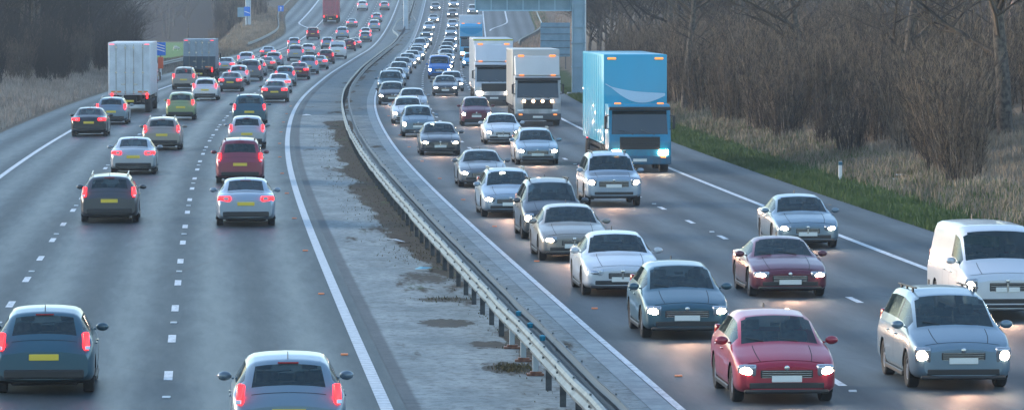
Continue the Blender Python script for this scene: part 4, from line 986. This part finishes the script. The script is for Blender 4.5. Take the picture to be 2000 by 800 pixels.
# timber fence on the left
def fence(label, pts, hgt=1.25):
    e = empty('timber_fence', (*pts[0], float(terrain(*pts[0])))); tag(e, label, 'fence'); fm = noise_col(mat('weathered_timber', rough=.85), (.06, .05, .045), (.15, .12, .10), 5)
    q = MB(); pl = []; n = 0
    base = Vector(e.location); pp = None; pn = 0; slat = MB(); railm = MB()
    for a, b_ in zip(pts, pts[1:]):
        a = Vector(a); b_ = Vector(b_); Ln = (b_ - a).length; k = int(Ln / 2.4)
        for i in range(k):
            p = a.lerp(b_, i / k); p2 = a.lerp(b_, (i + 1) / k); z1 = float(terrain(p.x, p.y)); z2 = float(terrain(p2.x, p2.y))
            if pp is None: m = MB(); m.box(-.06, .06, -.06, .06, -.1, hgt + .1, .01, 1); o = m.build('post', fm, e); pp = o
            elif pn < 95: o = pp.copy(); COL.objects.link(o); o.parent = e; pn += 1
            o.location = Vector((p.x, p.y, z1)) - base
            for t in np.arange(.05, 1, .085):
                r_ = p.lerp(p2, t); zz = z1 + (z2 - z1) * t; d_ = (p2 - p).normalized() * .07
                slat.add([(r_.x - d_.x, r_.y - d_.y, zz), (r_.x + d_.x, r_.y + d_.y, zz), (r_.x + d_.x, r_.y + d_.y, zz + hgt + random.uniform(-.04, .04)), (r_.x - d_.x, r_.y - d_.y, zz + hgt)], [(0, 1, 2, 3)])
            for h in (.3, 1.0): railm.tube((p.x, p.y + .03, z1 + h), (p2.x, p2.y + .03, z2 + h), .035, n=4)
    o = slat.build('slats', fm, e); o.location = -base; o = railm.build('rail', fm, e); o.location = -base
def LP(d, Y): return (float(C(Y)) - MED - float(EL(Y)) - d, Y)
fence('dark timber fence along the pasture beyond the left verge', [LP(7, 440), LP(8.0, 520), LP(9, 600), LP(11, 690), LP(12, 800)])
def RP(d, Y): return (float(C(Y)) + float(ER(Y)) + d, Y)
fence('tall brown plank fence behind the large sign board on the right', [RP(7.5, 690), RP(11, 760), RP(22, 780), RP(40, 800)], 3.2)

# sheep in the pasture
sx, sy = -64.0, 860.; sz = float(terrain(sx, sy)); e = empty('sheep', (sx, sy, sz), R(8)); tag(e, 'white woolly sheep grazing in the green pasture', 'sheep')
def skin(name, verts, edges, rad, m, parent, sub=2):
    me = bpy.data.meshes.new(name); me.from_pydata(verts, edges, []); o = bpy.data.objects.new(name, me); COL.objects.link(o)
    md = o.modifiers.new('s', 'SKIN'); 
    for i, r in enumerate(rad): me.skin_vertices[0].data[i].radius = r if isinstance(r, tuple) else (r, r)
    me.skin_vertices[0].data[0].use_root = True; md.use_smooth_shade = True; o.modifiers.new('b', 'SUBSURF').levels = sub; o.modifiers['b'].render_levels = sub
    me.materials.append(m); o.parent = parent; return o
sv = [(0, 0, .62), (-.42, 0, .64), (.42, 0, .66), (.62, 0, .58), (.76, 0, .40), (.86, 0, .24), (-.40, .14, .42), (-.46, .14, .24), (-.42, .14, .02), (-.40, -.14, .42), (-.46, -.14, .24), (-.42, -.14, .02),
      (.38, .13, .40), (.40, .13, .22), (.38, .13, .02), (.38, -.13, .40), (.40, -.13, .22), (.38, -.13, .02)]
se = [(0, 1), (0, 2), (2, 3), (3, 4), (4, 5), (1, 6), (6, 7), (7, 8), (1, 9), (9, 10), (10, 11), (2, 12), (12, 13), (13, 14), (2, 15), (15, 16), (16, 17)]
sr = [.30, .25, .26, .16, .12, .06, .09, .045, .04, .09, .045, .04, .08, .045, .04, .08, .045, .04]
skin('body', sv, se, sr, noise_col(mat('wool', rough=.95), (.55, .53, .48), (.75, .73, .68), 20), e)
q = MB(); q.ball((.80, .10, .38), (.03, .07, .03), 8, 6); q.ball((.80, -.10, .38), (.03, .07, .03), 8, 6); q.build('ears', mat('sheep_skin', (.3, .26, .22), .8), e)

# road studs
sm0 = {}
def stud(u, Y, m, label, grp):
    k = m.name
    if k not in sm0:
        q = MB(); q.prism([(-.09, 0), (-.05, .028), (.05, .028), (.09, 0)], -.07, .07, .004, 1); me = q.build('road_stud', m); o = me; sm0[k] = o
    else: o = sm0[k].copy(); COL.objects.link(o)
    o.location = P(u, Y, .006); tag(o, label, 'road stud', grp)
ws = mat('stud_white', (.6, .62, .62), .4); as_ = mat('stud_amber', (.75, .22, .07), .5)
for k in range(12):
    for u in (-MED - 3.75, -MED - 7.5, 3.5, 7.0):
        stud(u, 78.6 + 18 * k + (1.2 if u > 0 else 0), ws, 'small white road stud set between two lane dashes', 'white road studs')
    stud(.75, 83 + 18 * k, as_, 'small amber road stud on the road side of the pale drain channel', 'amber road studs by the channel')
    stud(-MED - .35, 88 + 18 * k, as_, 'small amber road stud beside the ribbed white edge line', 'amber road studs by the ribbed line')
# litter
def litter(x, Y, s, m, label):
    q = MB(); n = 7
    v = [(0, 0, .06 * s)] + [(s * .12 * (1 + .5 * random.random()) * math.cos(2*math.pi*i/n), s * .12 * (1 + .5 * random.random()) * math.sin(2*math.pi*i/n), .02 + .05 * random.random() * s) for i in range(n)]
    q.add(v, [(0, 1 + i, 1 + (i + 1) % n) for i in range(n)]); o = q.build('litter', m); o.location = (x, Y, max(float(terrain(x, Y)), float(prof(Y))) + .01); tag(o, label, 'litter')
wl = mat('litter_white', (.7, .72, .74), .5)
litter(14.3, 166, 1.6, wl, 'crumpled white litter in the dry grass right of the marker post')
litter(14.0, 164.5, 1.0, wl, 'smaller white scrap in the dry grass right of the marker post')
litter(float(C(128)) - 2.6, 128, 1.8, wl, 'white scrap in the dark soil left of the barrier')
litter(float(C(115)) - 2.45, 115, 1.6, mat('litter_turquoise', (.0, .25, .38), .4), 'turquoise scrap left of the barrier')
litter(float(C(262)) - 4.0, 262, 2.2, wl, 'white scrap on the median near the tarmac joint')
litter(10.5, 150, 1.2, mat('litter_brown', (.25, .14, .06), .6), 'brown scrap on the right hard shoulder')
def tufts(name, n, gen, m, h=(.15, .4), wd=.012, lean=.35, per=1, label=None, cat='grass'):
    pts = gen(n); n = len(pts); x, y = pts[:, 0], pts[:, 1]
    z = np.maximum(terrain(x, y), -5) ; hh = rng.uniform(h[0], h[1], n); a = rng.uniform(0, math.pi, n); la = rng.uniform(0, 2*math.pi, n); ll = rng.uniform(0, lean, n) * hh
    w = wd * rng.uniform(.6, 1.5, n); dx, dy = np.cos(a) * w, np.sin(a) * w * 1.0; tx, ty = np.cos(la) * ll, np.sin(la) * ll
    v = np.stack([np.stack([x - dx, y - dy, z - .03], 1), np.stack([x + dx, y + dy, z - .03], 1), np.stack([x + dx*.7 + tx*.4, y + dy*.7 + ty*.4, z + hh*.6], 1), np.stack([x - dx*.7 + tx*.4, y - dy*.7 + ty*.4, z + hh*.6], 1), np.stack([x + tx, y + ty, z + hh], 1)], 1).reshape(-1, 3)
    i = np.arange(n) * 5; f = [tuple(q) for q in np.stack([i, i+1, i+2, i+3], 1).tolist()] + [tuple(q) for q in np.stack([i+3, i+2, i+4], 1).tolist()]
    me = bpy.data.meshes.new(name); me.from_pydata(v.tolist(), [], f); me.materials.append(m); o = bpy.data.objects.new(name, me); COL.objects.link(o); tag(o, label, cat, kind='stuff'); return o
def leafmat(name, c1, c2, sc=.8):
    m = mat(name, rough=.9, spec=.15); return noise_col(m, c1, c2, sc, 8, (.35, .65), sc=(1, .5, 1))
pal_g = leafmat('pale_dry_grass', (.19, .165, .14), (.40, .35, .30)); dryg = leafmat('dry_grass', (.15, .12, .085), (.36, .29, .21)); gg = leafmat('green_grass', (.036, .070, .020), (.095, .14, .045))
def gen_r(d0, d1, y0, y1, pw=1.):
    def g_(n):
        y = y0 + (y1 - y0) * rng.random(n) ** 1.35; d_ = d0 + (d1 - d0) * rng.random(n) ** pw; cl = np.sin(y * .9 + d_ * 2) * np.sin(y * .23 - d_ * 1.3); k = rng.random(n) < .62 + .38 * cl
        y, d_ = y[k], d_[k]; return np.stack([C(y) + ER(y) + d_, y], 1)
    return g_
def gen_l(d0, d1, y0, y1, pw=1.):
    def g_(n):
        y = y0 + (y1 - y0) * rng.random(n) ** 1.2; d_ = d0 + (d1 - d0) * rng.random(n) ** pw; return np.stack([C(y) - MED - EL(y) - d_, y], 1)
    return g_
tufts('dry_grass', 120000, gen_r(2.2, 13, 110, 330), dryg, (.1, .42), .014, .7, label='dry tan grass covering the right bank')
tufts('green_grass', 110000, gen_r(.05, 5.6, 105, 340, 1.5), gg, (.06, .24), .012, .6, label='short green grass along the edge of the right hard shoulder')
tufts('dry_grass', 80000, gen_l(.3, 19, 195, 460), pal_g, (.15, .55), .018, .6, label='dry tan grass on the left verge')
tufts('dry_grass', 30000, gen_l(.3, 9, 460, 800), dryg, (.15, .5), .03, .6, label='pale dry grass on the far left bank beside the slip road')
tufts('dry_grass', 16000, gen_r(.3, 9, 560, 800), leafmat('rusty_grass', (.26, .17, .12), (.42, .30, .23)), (.15, .45), .03, .6, label='rusty dry grass beside the right slip road')
def gen_m(n):
    cs = [(-2.17, 84.8, .17, .45, 700), (-2.5, 104, .3, .5, 120), (-2.4, 122, .4, 3, 200), (-2.3, 150, .7, 10, 500), (-2.35, 185, .7, 14, 500), (-2.45, 225, .7, 12, 400), (-1.9, 135, .2, 40, 400)]
    out = []
    for (u, y, su, sy_, k) in cs:
        yy_ = rng.normal(y, sy_, k); uu = np.clip(rng.normal(u, su, k), -3.6, -1.85); out.append(np.stack([C(yy_) + uu, yy_], 1))
    return np.concatenate(out)
def tm(*a, **k): return tufts(*a, **k)
o = tufts('moss_and_weeds', 10, gen_m, leafmat('weeds', (.05, .05, .025), (.12, .105, .06)), (.02, .07), .012, .9, label='low weeds and moss in the dirt along the median barrier', cat='weeds'); o.location.z = .07

# ------------------------------------------------------------------ trees and shrubs (bare, late winter)
def seg_mesh(segs, sides):
    s = np.array(segs, float); p0, p1, r0, r1 = s[:, 0:3], s[:, 3:6], s[:, 6], s[:, 7]
    d_ = p1 - p0; d_ /= np.linalg.norm(d_, axis=1)[:, None] + 1e-9
    ref = np.where(np.abs(d_[:, 2:3]) > .9, np.array([[1., 0, 0]]), np.array([[0, 0, 1.]])); a = np.cross(d_, ref); a /= np.linalg.norm(a, axis=1)[:, None] + 1e-9; b_ = np.cross(d_, a)
    rings = []
    for p, r in ((p0, r0), (p1, r1)):
        for k in range(sides):
            t = 2 * math.pi * k / sides; rings.append(p + (a * math.cos(t) + b_ * math.sin(t)) * r[:, None])
    v = np.stack(rings, 1).reshape(-1, 3); n = len(s); base = np.arange(n)[:, None] * 2 * sides; f = []
    for k in range(sides):
        k2 = (k + 1) % sides; f.append(np.concatenate([base + k, base + k2, base + k2 + sides, base + k + sides], 1))
    return v, np.stack(f, 1).reshape(-1, 4)
def to_obj(name, segs, sides, m, parent):
    v, f = seg_mesh(segs, sides); me = bpy.data.meshes.new(name); me.from_pydata(v.tolist(), [], f.tolist()); me.shade_smooth(); me.materials.append(m)
    o = bpy.data.objects.new(name, me); COL.objects.link(o); o.parent = parent; return o
def branch(p, d_, L_, r, lvl, out_t, out_c, rnd, spread=.7, up=.12, maxl=4, nb=(5, 4, 4, 3), trunkclear=.25):
    n = 5 if lvl == 0 else 4 if lvl < 3 else 3; pts = [np.array(p, float)]; dd_ = np.array(d_, float)
    for i in range(n):
        dd_ = dd_ + rnd.normal(0, .10 if lvl == 0 else .17, 3) + np.array([0, 0, up if lvl else .02]); dd_ /= np.linalg.norm(dd_)
        q = pts[-1] + dd_ * L_ / n; ra = r * (1 - .75 * i / n); rb = r * (1 - .75 * (i + 1) / n)
        (out_t if lvl == 0 else out_c).append((*pts[-1], *q, max(ra, .006), max(rb, .005))); pts.append(q)
    if lvl >= maxl: return
    k = nb[lvl]
    for i in range(k):
        t = (trunkclear if lvl == 0 else .18) + (1 - (trunkclear if lvl == 0 else .18)) * (i + rnd.random()) / k; j = min(int(t * n), n - 1); q = pts[j] + (pts[j+1] - pts[j]) * (t * n - j)
        a = rnd.random() * 2 * math.pi; side = np.array([math.cos(a), math.sin(a), 0.]); ax = dd_ if lvl else np.array([0, 0, 1.])
        nd = ax * (1 - spread * .6) + side * spread + np.array([0, 0, .12]); nd /= np.linalg.norm(nd)
        branch(q, nd, L_ * (.58 if lvl == 0 else .6) * (1.15 - .5 * t) * rnd.uniform(.8, 1.2), r * (.42 if lvl == 0 else .5) * (1.1 - .5 * t), lvl + 1, out_t, out_c, rnd, spread, up, maxl, nb, trunkclear)
bark = noise_col(mat('bark', rough=.9, spec=.2), (.05, .042, .036), (.15, .125, .10), 6, 6)
bark_p = noise_col(mat('bark_pink_highlights', rough=.85, spec=.2), (.09, .075, .066), (.52, .33, .26), 1.6, 5, (.50, .62))  # warm pink highlights of the low sun painted into the bark
twig = noise_col(mat('twigs', rough=.9, spec=.15), (.045, .038, .033), (.13, .10, .075), .9, 4)
twig_t = noise_col(mat('tan_twigs', rough=.9, spec=.15), (.045, .038, .032), (.32, .24, .165), 5, 4, (.40, .72), sc=(1, 1, .12))
stem_m = noise_col(mat('shrub_stems', rough=.9, spec=.15), (.04, .034, .03), (.42, .32, .24), 4, 3, (.45, .70), sc=(1, 1, .1))
def tree_proto(name, seed, H, r, nb, spread, clear, bm_, tw):
    rnd = np.random.default_rng(seed); T = []; Cc = []; e = empty(name)
    branch((0, 0, -.3), (rnd.normal(0, .04), rnd.normal(0, .04), 1), H, r, 0, T, Cc, rnd, spread, .10, 4, nb, clear)
    to_obj('trunk', T, 10, bm_, e); to_obj('crown', Cc, 3, tw, e); return e
def shrub_proto(name, seed, H, nst, rad, tw, thick=.022, stm=None):
    rnd = np.random.default_rng(seed); T = []; Cc = []; e = empty(name)
    for i in range(nst):
        a = rnd.random() * 6.283; rr = rad * math.sqrt(rnd.random()); b0 = (rr * .55 * math.cos(a), rr * .55 * math.sin(a), -.1); ln = H * rnd.uniform(.55, 1.1); p = np.array(b0); dr_ = np.array([math.cos(a) * .16 * rnd.uniform(0, 2), math.sin(a) * .16 * rnd.uniform(0, 2), 1.])
        n = 6; th = thick * rnd.uniform(.5, 1.3)
        for j in range(n):
            dr_ = dr_ + rnd.normal(0, .05, 3); dr_ /= np.linalg.norm(dr_); q = p + dr_ * ln / n
            T.append((*p, *q, th * (1 - j / n * .7), th * (1 - (j + 1) / n * .7)))
            for k in range(3 if j > 0 else 1):
                aa = rnd.random() * 6.283; l2 = ln * .26 * rnd.uniform(.5, 1.2) * (1.1 - j / n * .6); d2 = dr_ * .8 + np.array([math.cos(aa), math.sin(aa), .25]) * .55; d2 /= np.linalg.norm(d2); q0 = p + (q - p) * rnd.random(); q1 = q0 + d2 * l2 * .5; d3 = d2 + rnd.normal(0, .15, 3) + np.array([0, 0, .2]); d3 /= np.linalg.norm(d3); q2 = q1 + d3 * l2 * .5
                Cc.append((*q0, *q1, .011, .009)); Cc.append((*q1, *q2, .009, .006))
                for m_ in range(2):
                    aa = rnd.random() * 6.283; d4 = d3 + np.array([math.cos(aa), math.sin(aa), .2]) * .5; d4 /= np.linalg.norm(d4); q3 = q1 + d4 * l2 * .35; Cc.append((*q1, *q3, .008, .005))
            p = q
    to_obj('stems', T, 4, stm or stem_m, e); to_obj('twigs', Cc, 3, tw, e); return e
TP = [tree_proto('bare_tree', 11, 12, .20, (9, 6, 5, 4), .75, .22, bark, twig), tree_proto('bare_tree', 12, 14, .24, (10, 6, 5, 4), .7, .25, bark, twig),
      tree_proto('bare_tree', 13, 10, .16, (9, 6, 5, 4), .8, .12, bark, twig)]
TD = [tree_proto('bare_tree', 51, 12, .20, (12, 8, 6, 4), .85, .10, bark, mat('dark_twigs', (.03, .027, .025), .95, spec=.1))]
SPL = [tree_proto('slender_tree', 21, 13, .11, (9, 4, 4, 3), .55, .35, bark_p, twig), tree_proto('slender_tree', 22, 15, .13, (9, 4, 4, 3), .5, .4, bark, twig)]
SH = [shrub_proto('bare_shrub', 31, 3.6, 46, 1.2, twig_t), shrub_proto('bare_shrub', 32, 4.3, 50, 1.4, twig_t), shrub_proto('bare_shrub', 33, 2.4, 34, .9, twig)]
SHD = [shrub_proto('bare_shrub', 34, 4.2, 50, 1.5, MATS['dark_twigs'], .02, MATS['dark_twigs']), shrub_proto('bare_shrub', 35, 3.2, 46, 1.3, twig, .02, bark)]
USEDP = set(); INF = {}
def plant(pr, x, y, sc, label, cat, grp, rz=None, tilt=0):
    o = pr if pr.name not in USEDP else copy_tree(pr); USEDP.add(pr.name)
    o.location = (x, y, float(terrain(x, y)) - .02); o.scale = (sc, sc, sc * random.uniform(.92, 1.1)); o.rotation_euler = (tilt, 0, random.uniform(0, 6.28) if rz is None else rz); tag(o, label, cat, grp); return o
for p in TP + TD + SPL + SH + SHD: KIDS[p.name] = list(p.children) or kids(p)
# right bank thicket
tg = random.Random(5)
n = 0
while n < 165:
    y = 140 + 250 * tg.random() ** 1.3; dmax = .1134 * y + 5 - float(C(y) + ER(y)); dmin = 4.6
    if y < 146 : dmin = 6
    if dmax < dmin: continue
    d_ = dmin + min(dmax - dmin, 14) * tg.random() ** 1.4; x = float(C(y) + ER(y)) + d_
    if abs(y - 250) < 1 and d_ < 7: continue
    gap = math.sin(y * .11 + 1) * .5 + math.sin(d_ * .8 + y * .05) * .5
    if gap < -.72: continue
    if y < 186 and x / y > .1020: continue
    plant(tg.choice(SH[:2]) if d_ > 5.5 else tg.choice(SH), x, y, tg.uniform(.75, 1.15), 'bare multi stemmed shrub in the thicket on the right bank', 'shrub', 'thicket shrubs on the right bank'); n += 1
# the large spreading tree at the right edge
big = tree_proto('spreading_tree', 45, 12, .34, (12, 7, 6, 4), .95, .28, bark, twig)
KIDS[big.name] = list(big.children) or kids(big)
plant(big, 20.1, 184, 1.0, 'large bare tree with long spreading branches at the right edge of the photo', 'tree', None, 2.2)
for (x_, y_, rz_, s_, lb_) in ((18.6, 214, 4.0, .85, 'bare spreading tree rising behind the thicket left of the large edge tree'), (15.2, 236, 1.1, .8, 'bare spreading tree above the middle of the right thicket'), (10.0, 262, 5.0, .8, 'bare spreading tree behind the thicket right of the blue lorry')):
    plant(big, x_, y_, s_, lb_, 'tree', None, rz_)
# woods on the right, rows behind the thicket
n = 0
while n < 95:
    y = 185 + 430 * tg.random(); x0 = float(C(y) + ER(y)); d_ = 15 + 26 * tg.random(); x = x0 + d_
    if x > .1134 * y + 12: continue
    pr = tg.choice(SPL) if tg.random() < .55 and y < 420 else tg.choice(TP)
    plant(pr, x, y, tg.uniform(.8, 1.2), 'tall bare tree in the wood above the right bank', 'tree', 'trees of the right wood'); n += 1
for k in range(46):   # darker dense edge behind the gantry
    y = 345 + 270 * tg.random(); d_ = 6.5 + 14 * tg.random(); x = float(C(y) + ER(y)) + d_
    if x / y < (1138 - 1000) / 8820 * .62 and y > 420: continue
    if x/y < .0135: continue
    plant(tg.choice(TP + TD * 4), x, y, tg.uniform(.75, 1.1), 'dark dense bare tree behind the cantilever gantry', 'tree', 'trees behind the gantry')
# woods on the left
n = 0
while n < 92:
    y = 300 + 260 * tg.random(); x0 = float(C(y) - MED - EL(y)); d_ = 12 + 30 * tg.random(); x = x0 - d_
    if x < -.1134 * y - 10: continue
    if x / y > -.0890: continue
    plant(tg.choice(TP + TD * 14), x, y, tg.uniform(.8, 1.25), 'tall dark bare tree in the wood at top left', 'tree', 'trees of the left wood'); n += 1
n = 0
while n < 110:
    y = 290 + 230 * tg.random(); x0 = float(C(y) - MED - EL(y)); d_ = (7 if y < 335 else 4.5) + 18 * tg.random(); x = x0 - d_
    if x < -.1134 * y - 3 or x / y > -.0845: continue
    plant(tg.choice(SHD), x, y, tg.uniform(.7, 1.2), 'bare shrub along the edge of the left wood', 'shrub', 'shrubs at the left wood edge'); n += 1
n = 0
while n < 74:       # hazy hillside wood beyond the pasture
    y = 1045 + 200 * tg.random(); x = -.042 * y - (.06 * y) * tg.random()
    plant(tg.choice(TP[:2] + TD), x, y, tg.uniform(1.1, 1.8), 'distant hazy bare tree beyond the pasture', 'tree', 'hazy trees beyond the pasture'); n += 1
for k in range(34):
    y = 735 + 160 * tg.random(); x = y * -(.0535 + .010 * tg.random())
    plant(tg.choice(SHD + SH), x, y, tg.uniform(1.0, 1.8), 'hazy bare shrub on the slope left of the left mast', 'shrub', 'slope shrubs left of the mast')
for k in range(18):
    y = 800 + 300 * tg.random(); x = float(C(y) + ER(y)) + 10 + 40 * tg.random()
    plant(tg.choice(TP), x, y, tg.uniform(1, 1.4), 'distant bare tree behind the brown plank fence', 'tree', 'trees behind the plank fence')
for k in range(9):
    y = 725 + 90 * tg.random(); x = -y * (.0615 + .006 * tg.random())
    plant(SH[0], x, y, tg.uniform(.7, 1.1), 'dark shrub behind the timber fence near the left mast', 'shrub', 'shrubs near the left mast')

# ------------------------------------------------------------------ air
hz = bpy.data.materials.new('haze'); hz.use_nodes = True; N = hz.node_tree.nodes; L = hz.node_tree.links
N.remove(N['Principled BSDF']); pv = N.new('ShaderNodeVolumePrincipled'); pv.inputs['Density'].default_value = .00022; pv.inputs['Color'].default_value = (.80, .90, 1.0, 1)
L.new(pv.outputs[0], N['Material Output'].inputs['Volume'])
HAZE = True
if HAZE:
    q = MB(); q.box(-1400, 1400, -220, 4100, -9, 90); o = q.build('haze', hz); o['kind'] = 'stuff'; o['label'] = 'thin blue evening haze over the far motorway and woods'; o['category'] = 'haze'
